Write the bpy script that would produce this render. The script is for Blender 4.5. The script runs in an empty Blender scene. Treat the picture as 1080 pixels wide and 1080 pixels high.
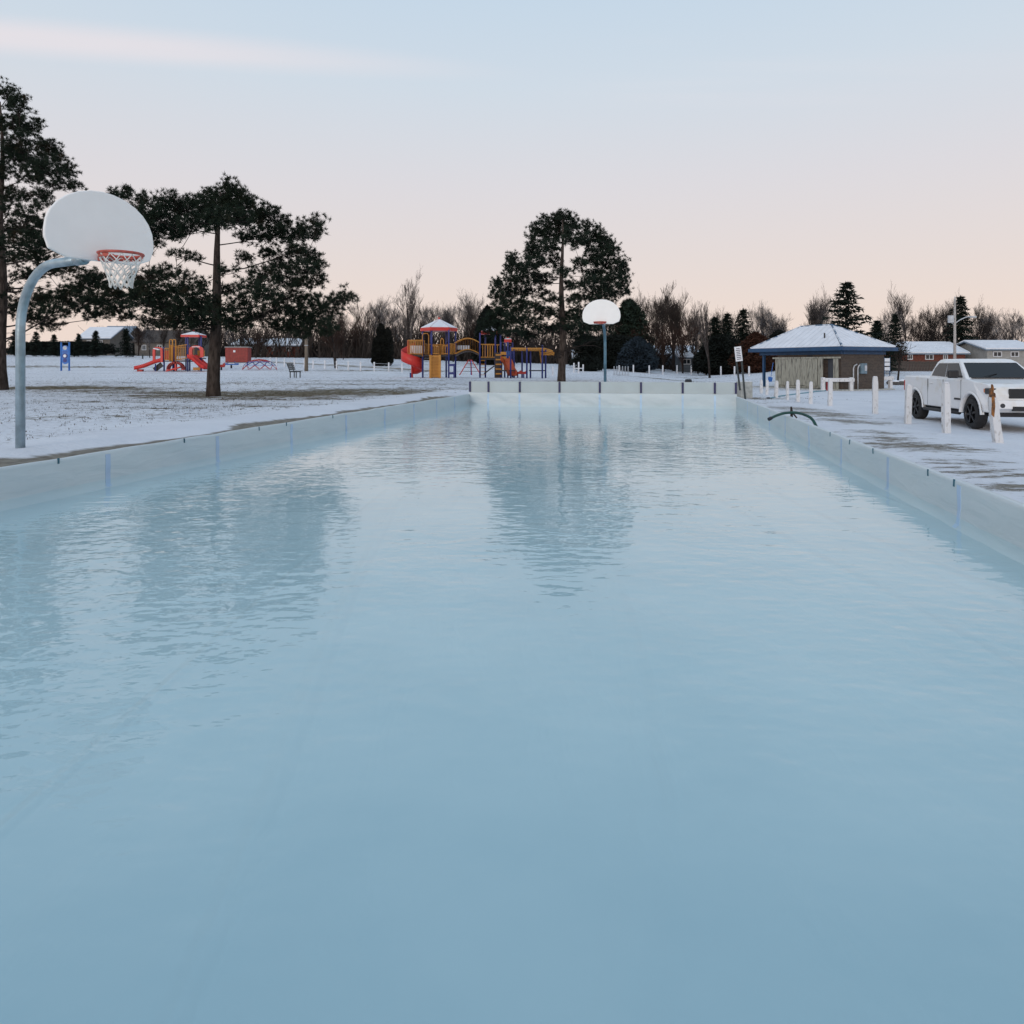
import bpy, bmesh, math, random
from mathutils import Vector, Matrix, noise
R = math.radians
PI = math.pi
sc = bpy.context.scene
col = sc.collection

# ------------------------------------------------------------------ camera
F, CX, HY, CAMH = 755.0, 540.0, 385.0, 1.6
cam = bpy.data.cameras.new('camera')
cam.sensor_width = 36.0
cam.lens = F / 1080 * 36
cam.shift_y = -(540 - HY) / 1080
cam.clip_start = 0.05
cam.clip_end = 5000
cam_o = bpy.data.objects.new('camera', cam)
cam_o.location = (0, 0, CAMH)
cam_o.rotation_euler = (R(90), 0, 0)
col.objects.link(cam_o)
sc.camera = cam_o

# ------------------------------------------------------------------ sky and sun
SUN_EL, SUN_AZ = 12, 22          # low soft light from behind the photographer
W = bpy.data.worlds.new('World'); sc.world = W; W.use_nodes = True
nt = W.node_tree; nt.nodes.clear(); N = nt.nodes.new; L = nt.links.new
out = N('ShaderNodeOutputWorld'); bg = N('ShaderNodeBackground')
bg.inputs['Strength'].default_value = 0.1
sky = N('ShaderNodeTexSky'); sky.sky_type = 'NISHITA'; sky.sun_disc = False
sky.sun_elevation = R(SUN_EL); sky.sun_rotation = R(180 + SUN_AZ)
tc = N('ShaderNodeTexCoord'); sep = N('ShaderNodeSeparateXYZ')
L(tc.outputs['Generated'], sep.inputs[0])
ramp = N('ShaderNodeValToRGB'); L(sep.outputs['Z'], ramp.inputs[0])
cr = ramp.color_ramp
stops = [(0.0, (.855, .700, .625)), (.06, (.845, .700, .630)), (.125, (.800, .700, .665)), (.24, (.730, .705, .735)),
         (.36, (.640, .715, .795)), (.46, (.570, .690, .810)), (1.0, (.40, .54, .72))]
cr.elements[0].position = stops[0][0]; cr.elements[0].color = (*stops[0][1], 1)
cr.elements[1].position = 1.0; cr.elements[1].color = (*stops[-1][1], 1)
for p, c in stops[1:-1]:
    e = cr.elements.new(p); e.color = (*c, 1)
# thin high cirrus: noise on the plane of the cloud layer
dv = N('ShaderNodeVectorMath'); dv.operation = 'DIVIDE'
mx = N('ShaderNodeMath'); mx.operation = 'MAXIMUM'; mx.inputs[1].default_value = 0.05
L(sep.outputs['Z'], mx.inputs[0]); cmb = N('ShaderNodeCombineXYZ')
for i in range(3): L(mx.outputs[0], cmb.inputs[i])
L(tc.outputs['Generated'], dv.inputs[0]); L(cmb.outputs[0], dv.inputs[1])
mp = N('ShaderNodeMapping'); mp.inputs['Scale'].default_value = (.30, 1.5, 1); mp.inputs['Rotation'].default_value = (0, 0, R(-7))
mp.inputs['Location'].default_value = (.62, .17, 0)
L(dv.outputs[0], mp.inputs[0])
nz = N('ShaderNodeTexNoise'); nz.inputs['Scale'].default_value = 1.0; nz.inputs['Detail'].default_value = 5; nz.inputs['Roughness'].default_value = .5
L(mp.outputs[0], nz.inputs['Vector'])
mr = N('ShaderNodeMapRange'); mr.interpolation_type = 'SMOOTHSTEP'
for i, v in enumerate((.55, .85, 0, .45)): mr.inputs[i + 1].default_value = v
L(nz.outputs['Fac'], mr.inputs[0])
em = N('ShaderNodeMapRange'); em.interpolation_type = 'SMOOTHSTEP'
for i, v in enumerate((.24, .42, 0, 1)): em.inputs[i + 1].default_value = v
L(sep.outputs['Z'], em.inputs[0]); cmul = N('ShaderNodeMath'); cmul.operation = 'MULTIPLY'; L(mr.outputs[0], cmul.inputs[0]); L(em.outputs[0], cmul.inputs[1])
# one longer veil high on the left
m3 = N('ShaderNodeMapping'); m3.vector_type = 'TEXTURE'; m3.inputs['Location'].default_value = (-1.35, 2.22, 1); m3.inputs['Rotation'].default_value = (0, 0, R(10)); m3.inputs['Scale'].default_value = (1.35, .17, 1)
L(dv.outputs[0], m3.inputs[0]); ln3 = N('ShaderNodeVectorMath'); ln3.operation = 'LENGTH'; L(m3.outputs[0], ln3.inputs[0])
m4 = N('ShaderNodeMapRange'); m4.interpolation_type = 'SMOOTHSTEP'
for i, v in enumerate((.1, 1.15, .85, 0)): m4.inputs[i + 1].default_value = v
L(ln3.outputs['Value'], m4.inputs[0]); n4 = N('ShaderNodeMapRange')
for i, v in enumerate((.30, .60, .35, 1)): n4.inputs[i + 1].default_value = v
L(nz.outputs['Fac'], n4.inputs[0]); v4 = N('ShaderNodeMath'); v4.operation = 'MULTIPLY'; L(m4.outputs[0], v4.inputs[0]); L(n4.outputs[0], v4.inputs[1])
c5 = N('ShaderNodeMath'); c5.operation = 'MAXIMUM'; L(cmul.outputs[0], c5.inputs[0]); L(v4.outputs[0], c5.inputs[1])
cm = N('ShaderNodeMix'); cm.data_type = 'RGBA'
L(c5.outputs[0], cm.inputs[0]); L(ramp.outputs[0], cm.inputs[6]); cm.inputs[7].default_value = (.86, .78, .80, 1)
sclv = N('ShaderNodeVectorMath'); sclv.operation = 'SCALE'; sclv.inputs['Scale'].default_value = 10.2
L(cm.outputs[2], sclv.inputs[0])
fm = N('ShaderNodeMix'); fm.data_type = 'RGBA'; fm.inputs[0].default_value = .05
L(sclv.outputs[0], fm.inputs[6]); L(sky.outputs[0], fm.inputs[7])
L(fm.outputs[2], bg.inputs[0]); L(bg.outputs[0], out.inputs[0])

sl = bpy.data.lights.new('sun', 'SUN'); sl.energy = 0.95; sl.angle = R(18); sl.color = (1, .90, .82)
so = bpy.data.objects.new('sun', sl); col.objects.link(so)
so.rotation_euler = (R(90 - SUN_EL), 0, R(-SUN_AZ))
so.location = (-8, -20, 12)

sc.view_settings.view_transform = 'Standard'; sc.view_settings.look = 'None'
sc.view_settings.exposure = 0.0; sc.view_settings.gamma = 1; sc.view_settings.use_curve_mapping = False
sc.render.engine = 'CYCLES'
sc.cycles.max_bounces = 5; sc.cycles.transparent_max_bounces = 8
sc.cycles.diffuse_bounces = 2; sc.cycles.glossy_bounces = 2
sc.cycles.caustics_reflective = False; sc.cycles.caustics_refractive = False
sc.cycles.use_adaptive_sampling = True; sc.cycles.adaptive_threshold = .02
try: sc.cycles.use_denoising = True
except Exception: pass

# ------------------------------------------------------------------ helpers
rnd = random.Random(7)
def sm(a, b, x):
    t = (x - a) / (b - a); t = 0 if t < 0 else 1 if t > 1 else t
    return t * t * (3 - 2 * t)
def lerp(a, b, t): return a + (b - a) * t
def tab(x, pts):
    if x <= pts[0][0]: return pts[0][1]
    for (x0, y0), (x1, y1) in zip(pts, pts[1:]):
        if x <= x1: return lerp(y0, y1, (x - x0) / (x1 - x0))
    return pts[-1][1]
SL = .198                                     # the rink runs this much to the right per metre
def lx(y): return -5.53 + SL * (y - 8.04)     # left board line
def rx(y): return 4.43 + SL * (y - 7.30)      # right board line
def gz(x, y):
    """height of the ground: flat round the rink, rising gently to the back and to the left"""
    z = 0.0
    d = lx(y) - x
    if d > .1:
        f = 1 - sm(29, 36, y)
        z += .41 * sm(.12, .34, d) + f * .085 * sm(.75, 1.15, d + .25 * noise.noise(Vector((y * .45, 1, 0)))) * (1 - .6 * sm(1.5, 3.0, d)) * (1 + .5 * noise.noise(Vector((x * .6, y * .6, 3))))
    b = x / max(y, 24)
    bf = sm(29.5, 43, y) * (1 - sm(.12, .30, b))
    z += (.70 - z) * bf
    z += tab(b, [(-1.2, 2.6), (-.7, 2.5), (-.2, 2.0), (.13, .9), (.27, .5), (.35, 0), (1, 0)]) * sm(62, 112, y)
    z += tab(b, [(.25, 0), (.38, 1.0), (1.5, 1.0)]) * sm(47, 78, y)
    z -= .09 * sm(8.6, 11.6, x - .1 * (y - 19)) * (1 - sm(25, 33, y))
    if y > 4 and (d > .6 or x > rx(y) + .3 or y > 31):
        z += .03 * noise.noise(Vector((x * .35, y * .35, 0)))
    return z
def X(px, D): return (px - CX) / F * D
def Z(py, D): return CAMH - (py - HY) / F * D
def S(D): return F / D
def gp(px, py):
    D = 4.0
    while D < 400:
        if Z(py, D) <= gz(X(px, D), D): break
        D += .05 if D < 60 else .15
    x = X(px, D)
    return Vector((x, D, gz(x, D)))

class MB:
    def __init__(s): s.v = []; s.f = []
    def quad(s, a, b, c, d):
        n = len(s.v); s.v += [tuple(a), tuple(b), tuple(c), tuple(d)]; s.f.append((n, n + 1, n + 2, n + 3)); return s
    def tri(s, a, b, c):
        n = len(s.v); s.v += [tuple(a), tuple(b), tuple(c)]; s.f.append((n, n + 1, n + 2)); return s
    def box(s, c, size, rot=None):
        n = len(s.v); hx, hy, hz = size[0] / 2, size[1] / 2, size[2] / 2
        for dz in (-hz, hz):
            for dx, dy in ((-hx, -hy), (hx, -hy), (hx, hy), (-hx, hy)):
                p = Vector((dx, dy, dz))
                if rot is not None: p = rot @ p
                s.v.append((c[0] + p.x, c[1] + p.y, c[2] + p.z))
        for f in ((3, 2, 1, 0), (4, 5, 6, 7), (0, 1, 5, 4), (1, 2, 6, 5), (2, 3, 7, 6), (3, 0, 4, 7)):
            s.f.append(tuple(n + i for i in f))
        return s
    def tube(s, pts, r, n=8, cap=True, sx=1.0):
        pts = [Vector(p) for p in pts]; m = len(pts)
        rr = r if isinstance(r, (list, tuple)) else [r] * m
        base = len(s.v); prev = None
        for i, p in enumerate(pts):
            t = (pts[min(i + 1, m - 1)] - pts[max(i - 1, 0)])
            if t.length < 1e-9: t = Vector((0, 0, 1))
            t.normalize()
            if prev is None:
                a = Vector((1, 0, 0)) if abs(t.x) < .8 else Vector((0, 1, 0))
                u = t.cross(a).normalized()
            else:
                u = prev - t * prev.dot(t)
                if u.length < 1e-6: u = t.orthogonal()
                u.normalize()
            prev = u; w = t.cross(u)
            for k in range(n):
                a = 2 * PI * k / n
                q = p + (u * math.cos(a) + w * math.sin(a) * sx) * rr[i]
                s.v.append((q.x, q.y, q.z))
        for i in range(m - 1):
            for k in range(n):
                a = base + i * n + k; b = base + i * n + (k + 1) % n
                s.f.append((a, b, b + n, a + n))
        if cap:
            s.f.append(tuple(base + k for k in range(n))[::-1])
            s.f.append(tuple(base + (m - 1) * n + k for k in range(n)))
        return s
    def prism(s, poly, fn):
        """poly: 2-D outline, fn(u, v, side) -> 3-D for side 0 and 1"""
        n = len(s.v); m = len(poly)
        for side in (0, 1):
            for u, v in poly: s.v.append(tuple(fn(u, v, side)))
        s.f.append(tuple(range(n, n + m))[::-1]); s.f.append(tuple(range(n + m, n + 2 * m)))
        for i in range(m):
            j = (i + 1) % m; s.f.append((n + i, n + j, n + m + j, n + m + i))
        return s
    def grid(s, rows):
        n = len(s.v); w = len(rows[0])
        for r in rows:
            for p in r: s.v.append(tuple(p))
        for i in range(len(rows) - 1):
            for j in range(w - 1):
                a = n + i * w + j; s.f.append((a, a + 1, a + w + 1, a + w))
        return s
    def mesh(s, name):
        me = bpy.data.meshes.new(name); me.from_pydata(s.v, [], s.f); me.update(); return me
    def build(s, name, mat, parent=None, smooth=False, bevel=0, fix=False, loc=None):
        me = s.mesh(name)
        if fix or bevel:
            bm = bmesh.new(); bm.from_mesh(me)
            bmesh.ops.recalc_face_normals(bm, faces=bm.faces); bm.to_mesh(me); bm.free()
        me.materials.append(mat)
        if smooth: me.polygons.foreach_set('use_smooth', [True] * len(me.polygons))
        o = bpy.data.objects.new(name, me); col.objects.link(o)
        if parent is not None: o.parent = parent
        if loc is not None: o.location = loc
        if bevel:
            b = o.modifiers.new('bevel', 'BEVEL'); b.width = bevel; b.segments = 2; b.limit_method = 'ANGLE'; b.angle_limit = R(40)
        return o
def tag(o, label=None, cat=None, group=None, kind=None):
    if label: o['label'] = label
    if cat: o['category'] = cat
    if group: o['group'] = group
    if kind: o['kind'] = kind
    return o
def thing(name, label, cat, loc, rz=0, group=None):
    o = bpy.data.objects.new(name, None); col.objects.link(o)
    o.empty_display_size = .2; o.location = loc; o.rotation_euler = (0, 0, rz)
    return tag(o, label, cat, group)
kids = {}
def copy_thing(root, loc, rz=0, scale=1.0, label=None):
    r = root.copy(); col.objects.link(r); r.location = loc; r.rotation_euler = (0, 0, rz)
    r.scale = (scale, scale, scale) if not isinstance(scale, tuple) else scale
    if label: r['label'] = label
    for ch in root.children:
        c = ch.copy(); col.objects.link(c); c.parent = r
        for g in ch.children:
            d = g.copy(); col.objects.link(d); d.parent = c
    return r

# ------------------------------------------------------------------ materials
def mat(name, c, rough=.7, var=.15, scale=6.0, bump=0.0, bscale=None, metal=0.0, spec=.5, c2=None, thr=(.35, .65), stretch=(1, 1, 1)):
    m = bpy.data.materials.new(name); m.use_nodes = True
    t = m.node_tree; n = t.nodes; l = t.links; p = n['Principled BSDF']
    p.inputs['Roughness'].default_value = rough; p.inputs['Metallic'].default_value = metal
    p.inputs['Specular IOR Level'].default_value = spec
    tcn = n.new('ShaderNodeTexCoord'); mpn = n.new('ShaderNodeMapping'); mpn.inputs['Scale'].default_value = stretch
    l.new(tcn.outputs['Object'], mpn.inputs[0])
    nz = n.new('ShaderNodeTexNoise'); nz.inputs['Scale'].default_value = scale; nz.inputs['Detail'].default_value = 6
    l.new(mpn.outputs[0], nz.inputs['Vector'])
    r = n.new('ShaderNodeValToRGB'); l.new(nz.outputs['Fac'], r.inputs[0])
    a = c2 if c2 else tuple(max(0, x * (1 - var)) for x in c)
    b = c if c2 else tuple(min(1, x * (1 + var)) for x in c)
    r.color_ramp.elements[0].position = thr[0]; r.color_ramp.elements[0].color = (*a, 1)
    r.color_ramp.elements[1].position = thr[1]; r.color_ramp.elements[1].color = (*b, 1)
    l.new(r.outputs[0], p.inputs['Base Color'])
    if bump:
        nb = n.new('ShaderNodeTexNoise'); nb.inputs['Scale'].default_value = bscale or scale * 3; nb.inputs['Detail'].default_value = 4
        l.new(mpn.outputs[0], nb.inputs['Vector'])
        bp = n.new('ShaderNodeBump'); bp.inputs['Strength'].default_value = bump; bp.inputs['Distance'].default_value = .03
        l.new(nb.outputs['Fac'], bp.inputs['Height']); l.new(bp.outputs[0], p.inputs['Normal'])
    return m
M = {}
M['snow'] = mat('snow', (.75, .76, .80), .8, .05, 1.5, .25, 9, spec=.2)
M['bark'] = mat('bark', (.060, .048, .042), .95, .45, 5, .9, 14, spec=.1, stretch=(2.2, 2.2, .6))
M['bark_dark'] = mat('bark_dark', (.034, .028, .026), .95, .35, 4, 0, spec=.1)
M['twig'] = mat('twig', (.042, .034, .030), .95, .3, .6, 0, spec=.1)
M['twig_red'] = mat('twig_red', (.042, .027, .022), .95, .3, .6, 0, spec=.1)
M['twig_grey'] = mat('twig_grey', (.070, .061, .058), .95, .3, .6, 0, spec=.1)
M['twig_frost'] = mat('twig_frost', (.15, .15, .16), .95, .3, .8, 0, spec=.1, c2=(.04, .034, .033), thr=(.45, .62))
M['pine'] = mat('pine', (.016, .026, .017), .8, .45, 1.1, 0, spec=.12, c2=(.028, .021, .012), thr=(.30, .44))
M['pine2'] = mat('pine2', (.017, .027, .019), .8, .4, 1.5, 0, spec=.12)
M['spruce'] = mat('spruce', (.014, .022, .017), .8, .4, 1.0, 0, spec=.15)
M['spruce_blue'] = mat('spruce_blue', (.020, .030, .040), .8, .4, 1.0, 0, spec=.15)
M['hedge'] = mat('hedge', (.011, .014, .012), .85, .4, 1.0, 0, spec=.1)
M['oak_leaf'] = mat('oak_leaf', (.050, .022, .014), .85, .5, 1.5, 0, spec=.1)
M['cedar'] = mat('cedar', (.013, .014, .012), .85, .4, 1.0, 0, spec=.1)
M['red_plastic'] = mat('red_plastic', (.56, .030, .022), .45, .10, 2)
M['red_dark'] = mat('red_dark', (.42, .030, .025), .5, .10, 2)
M['yellow'] = mat('yellow_plastic', (.50, .215, .030), .55, .12, 2)
M['navy'] = mat('navy_paint', (.018, .028, .17), .45, .12, 3)
M['navy_dirty'] = mat('navy_base', (.02, .022, .06), .6, .2, 3)
M['blue_play'] = mat('blue_plastic', (.035, .16, .50), .5, .1, 3)
M['deck'] = mat('deck_dark', (.05, .038, .035), .7, .2, 3)
M['green_metal'] = mat('dark_green_metal', (.025, .035, .038), .5, .2, 3)
M['galv'] = mat('galvanised_steel', (.33, .42, .47), .42, .22, 5, .15, 30, metal=.55)
M['blue_pole'] = mat('blue_grey_pole', (.10, .20, .27), .5, .2, 5, metal=.2)
M['white_board'] = mat('white_backboard', (.86, .85, .84), .4, .02, 3)
M['rim'] = mat('orange_red_rim', (.44, .085, .062), .5, .25, 14)
M['net'] = mat('net_cord', (.70, .69, .66), .9, .12, 10)
M['panel_white'] = mat('rink_panel', (.45, .51, .525), .45, .05, 1.2, .1, 3)
M['post_navy'] = mat('rink_post', (.010, .012, .075), .5, .1, 3)
M['tape'] = mat('pale_blue_post', (.46, .58, .75), .5, .10, 2)
M['tape_faint'] = mat('faint_blue_post', (.50, .64, .80), .5, .08, 8)
M['clip'] = mat('clip_teal', (.03, .12, .17), .5, .2, 3)
M['white_paint'] = mat('weathered_white_paint', (.66, .66, .67), .8, .2, 11, .4, 40, c2=(.36, .34, .32), thr=(.30, .46), stretch=(1, 1, .5))
M['rot_wood'] = mat('rotten_orange_wood', (.30, .12, .03), .9, .4, 10, .5, 30, c2=(.06, .04, .03), thr=(.35, .6))
M['white_far'] = mat('white_paint_far', (.66, .67, .70), .8, .15, 5)
M['grey_wood'] = mat('grey_weathered_wood', (.33, .32, .265), .9, .25, 5, .4, 30, c2=(.10, .092, .08), thr=(.34, .50), stretch=(3, 3, .35))
M['ply'] = mat('concrete_box', (.40, .41, .39), .9, .2, 5)
M['blue_trim'] = mat('blue_trim', (.012, .055, .13), .5, .15, 3)
M['door_grey'] = mat('grey_door', (.055, .062, .075), .5, .1, 3)
M['elec'] = mat('electric_box', (.13, .20, .25), .45, .15, 4)
M['conduit'] = mat('conduit', (.45, .47, .50), .5, .15, 4)
M['black'] = mat('black_plastic', (.015, .016, .02), .5, .2, 4)
M['hydrant'] = mat('red_pipe', (.30, .02, .03), .5, .2, 4)
M['hose'] = mat('green_hose', (.008, .055, .045), .45, .2, 8)
M['teal_line'] = mat('teal_hose', (.10, .28, .34), .5, .2, 8)
M['wood_pole'] = mat('wood_pole', (.16, .13, .10), .9, .25, 5, .3, 20, stretch=(2, 2, .4))
M['pole_grey'] = mat('concrete_pole', (.40, .37, .35), .9, .15, 5)
M['truck'] = mat('white_truck_paint', (.80, .80, .81), .28, .02, 2, c2=(.70, .66, .60), thr=(.25, .45))
M['truck_glass'] = mat('dark_glass', (.012, .014, .016), .12, .1, 2, spec=.35)
M['tyre'] = mat('tyre', (.018, .018, .020), .85, .2, 8, .3, 30)
M['rimblack'] = mat('black_alloy', (.010, .010, .012), .35, .1, 4)
M['trim_black'] = mat('black_trim', (.012, .012, .014), .55, .1, 4)
M['amber'] = mat('amber_lens', (.75, .20, .02), .3, .1, 4)
M['lens'] = mat('smoked_lens', (.04, .04, .045), .12, .1, 4)
M['container'] = mat('red_container', (.26, .035, .028), .6, .15, 3)
M['cont_top'] = mat('container_top', (.30, .30, .30), .7, .1, 3)
M['brick_house'] = mat('brick_house', (.14, .045, .030), .9, .25, 5)
M['cream'] = mat('cream_siding', (.30, .29, .27), .85, .12, 3)
M['taupe'] = mat('taupe_siding', (.13, .115, .10), .9, .15, 3)
M['greyside'] = mat('grey_siding', (.10, .115, .13), .85, .15, 3)
M['slate'] = mat('blue_grey_shingle', (.19, .24, .30), .9, .15, 6)
M['brown_roof'] = mat('brown_shingle', (.06, .048, .042), .95, .2, 5)
M['pane'] = mat('window_pane', (.02, .025, .03), .08, .1, 3)
M['frame'] = mat('window_frame', (.55, .55, .56), .7, .1, 3)
M['fence_wood'] = mat('fence_wood', (.075, .060, .052), .95, .3, 4)
M['sign'] = mat('sign_white', (.72, .73, .76), .5, .04, 4)
M['ink'] = mat('sign_ink', (.08, .08, .12), .7, .1, 4)
M['ice'] = mat('old_ice', (.70, .78, .82), .5, .1, 4)
M['rock'] = mat('rock', (.10, .09, .085), .95, .3, 3)
M['grass'] = mat('dead_grass', (.075, .058, .034), .95, .4, 3, spec=.1)

def brick_mat():
    m = bpy.data.materials.new('brown_brick'); m.use_nodes = True
    t = m.node_tree; n = t.nodes; l = t.links; p = n['Principled BSDF']; p.inputs['Roughness'].default_value = .9
    tcn = n.new('ShaderNodeTexCoord'); s = n.new('ShaderNodeSeparateXYZ'); l.new(tcn.outputs['Object'], s.inputs[0])
    ad = n.new('ShaderNodeMath'); l.new(s.outputs['X'], ad.inputs[0]); l.new(s.outputs['Y'], ad.inputs[1])
    c = n.new('ShaderNodeCombineXYZ'); l.new(ad.outputs[0], c.inputs[0]); l.new(s.outputs['Z'], c.inputs[1])
    b = n.new('ShaderNodeTexBrick'); b.inputs['Scale'].default_value = 2.6; l.new(c.outputs[0], b.inputs['Vector'])
    b.inputs['Color1'].default_value = (.085, .062, .049, 1); b.inputs['Color2'].default_value = (.050, .038, .032, 1)
    b.inputs['Mortar'].default_value = (.095, .083, .072, 1); b.inputs['Mortar Size'].default_value = .025
    l.new(b.outputs[0], p.inputs['Base Color'])
    bp = n.new('ShaderNodeBump'); bp.inputs['Strength'].default_value = .4; bp.inputs['Distance'].default_value = .02
    l.new(b.outputs['Fac'], bp.inputs['Height']); bp.invert = True; l.new(bp.outputs[0], p.inputs['Normal'])
    return m
M['brick'] = brick_mat()

def liner_mat(name, base, creases=False):
    m = bpy.data.materials.new(name); m.use_nodes = True
    t = m.node_tree; n = t.nodes; l = t.links; p = n['Principled BSDF']
    p.inputs['Roughness'].default_value = .42; p.inputs['Specular IOR Level'].default_value = .35
    g = n.new('ShaderNodeNewGeometry')
    nz = n.new('ShaderNodeTexNoise'); nz.inputs['Scale'].default_value = .9; nz.inputs['Detail'].default_value = 7 if creases else 3
    l.new(g.outputs['Position'], nz.inputs['Vector'])
    r = n.new('ShaderNodeValToRGB'); l.new(nz.outputs['Fac'], r.inputs[0])
    r.color_ramp.elements[0].position = .3; r.color_ramp.elements[0].color = (base[0] * (.86 if creases else .95), base[1] * (.91 if creases else .975), base[2] * (.93 if creases else 1), 1)
    r.color_ramp.elements[1].position = .7; r.color_ramp.elements[1].color = (*base, 1)
    l.new(r.outputs[0], p.inputs['Base Color'])
    mp = n.new('ShaderNodeMapping'); mp.inputs['Rotation'].default_value = (R(25), R(40), R(12)); mp.inputs['Scale'].default_value = (1, .35, 2.2)
    l.new(g.outputs['Position'], mp.inputs[0])
    w = n.new('ShaderNodeTexNoise'); w.inputs['Scale'].default_value = 3.2; w.inputs['Detail'].default_value = 3; w.inputs['Distortion'].default_value = .6
    l.new(mp.outputs[0], w.inputs['Vector'])
    bp = n.new('ShaderNodeBump'); bp.inputs['Strength'].default_value = .35; bp.inputs['Distance'].default_value = .05
    l.new(w.outputs['Fac'], bp.inputs['Height']); l.new(bp.outputs[0], p.inputs['Normal'])
    if creases:      # long folds of the sheet lying on the ground
        prev = bp
        for sc_, rot, wd in ((.45, 14, .022), (.8, -42, .022)):
            m2 = n.new('ShaderNodeMapping'); m2.inputs['Rotation'].default_value = (0, 0, R(rot)); m2.inputs['Scale'].default_value = (1, .07, 1); l.new(g.outputs['Position'], m2.inputs[0])
            x = n.new('ShaderNodeTexNoise'); x.inputs['Scale'].default_value = sc_; x.inputs['Detail'].default_value = .4; l.new(m2.outputs[0], x.inputs['Vector'])
            a = n.new('ShaderNodeMath'); a.operation = 'SUBTRACT'; l.new(x.outputs['Fac'], a.inputs[0]); a.inputs[1].default_value = .5
            b = n.new('ShaderNodeMath'); b.operation = 'ABSOLUTE'; l.new(a.outputs[0], b.inputs[0])
            c = n.new('ShaderNodeMapRange'); c.interpolation_type = 'SMOOTHSTEP'; l.new(b.outputs[0], c.inputs[0])
            for i, v in enumerate((0, wd, 1, 0)): c.inputs[i + 1].default_value = v
            b2 = n.new('ShaderNodeBump'); b2.inputs['Strength'].default_value = .32; b2.inputs['Distance'].default_value = .03; l.new(c.outputs[0], b2.inputs['Height']); l.new(prev.outputs[0], b2.inputs['Normal']); prev = b2
        l.new(prev.outputs[0], p.inputs['Normal'])
    return m
M['liner'] = liner_mat('rink_liner', (.61, .665, .68))
M['liner_floor'] = liner_mat('rink_liner_floor', (.57, .665, .68), True)

def water_mat():
    m = bpy.data.materials.new('shallow_water'); m.use_nodes = True
    t = m.node_tree; n = t.nodes; l = t.links; n.clear()
    o = n.new('ShaderNodeOutputMaterial'); mixs = n.new('ShaderNodeMixShader'); tr = n.new('ShaderNodeBsdfTransparent'); gl = n.new('ShaderNodeBsdfGlossy')
    tr.inputs[0].default_value = (.885, .970, .990, 1); gl.inputs['Roughness'].default_value = .02; gl.inputs[0].default_value = (1, 1, 1, 1)
    fr = n.new('ShaderNodeFresnel'); fr.inputs['IOR'].default_value = 1.33
    g = n.new('ShaderNodeNewGeometry')
    # wind ripples: two sizes, strong in some parts and dying out in others
    def nzn(scale, stretch, detail, rot=0):
        mp = n.new('ShaderNodeMapping'); mp.inputs['Scale'].default_value = stretch; mp.inputs['Rotation'].default_value = (0, 0, R(rot))
        l.new(g.outputs['Position'], mp.inputs[0])
        x = n.new('ShaderNodeTexNoise'); x.inputs['Scale'].default_value = scale; x.inputs['Detail'].default_value = detail
        l.new(mp.outputs[0], x.inputs['Vector']); return x.outputs['Fac']
    a = nzn(3.4, (.8, 1.25, 1), 2, 8); b = nzn(9.0, (.8, 1.2, 1), 2, -12); big = nzn(.33, (1, .7, 1), 2, 20)
    mr = n.new('ShaderNodeMapRange'); mr.interpolation_type = 'SMOOTHSTEP'; l.new(big, mr.inputs[0])
    for i, v in enumerate((.36, .62, .40, 1.0)): mr.inputs[i + 1].default_value = v
    ad = n.new('ShaderNodeMath'); ad.operation = 'MULTIPLY_ADD'; l.new(b, ad.inputs[0]); ad.inputs[1].default_value = .30; l.new(a, ad.inputs[2])
    mu = n.new('ShaderNodeMath'); mu.operation = 'MULTIPLY'; l.new(ad.outputs[0], mu.inputs[0]); l.new(mr.outputs[0], mu.inputs[1])
    bp = n.new('ShaderNodeBump'); bp.inputs['Strength'].default_value = 1.0; bp.inputs['Distance'].default_value = .016
    l.new(mu.outputs[0], bp.inputs['Height'])
    l.new(bp.outputs[0], gl.inputs['Normal']); l.new(bp.outputs[0], fr.inputs['Normal'])
    nb = n.new('ShaderNodeMath'); nb.operation = 'SUBTRACT'; nb.inputs[0].default_value = 1; l.new(g.outputs['Backfacing'], nb.inputs[1])
    ff = n.new('ShaderNodeMath'); ff.operation = 'MULTIPLY'; l.new(fr.outputs[0], ff.inputs[0]); l.new(nb.outputs[0], ff.inputs[1])
    l.new(ff.outputs[0], mixs.inputs[0]); l.new(tr.outputs[0], mixs.inputs[1]); l.new(gl.outputs[0], mixs.inputs[2])
    l.new(mixs.outputs[0], o.inputs[0])
    return m
M['water'] = water_mat()

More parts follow.
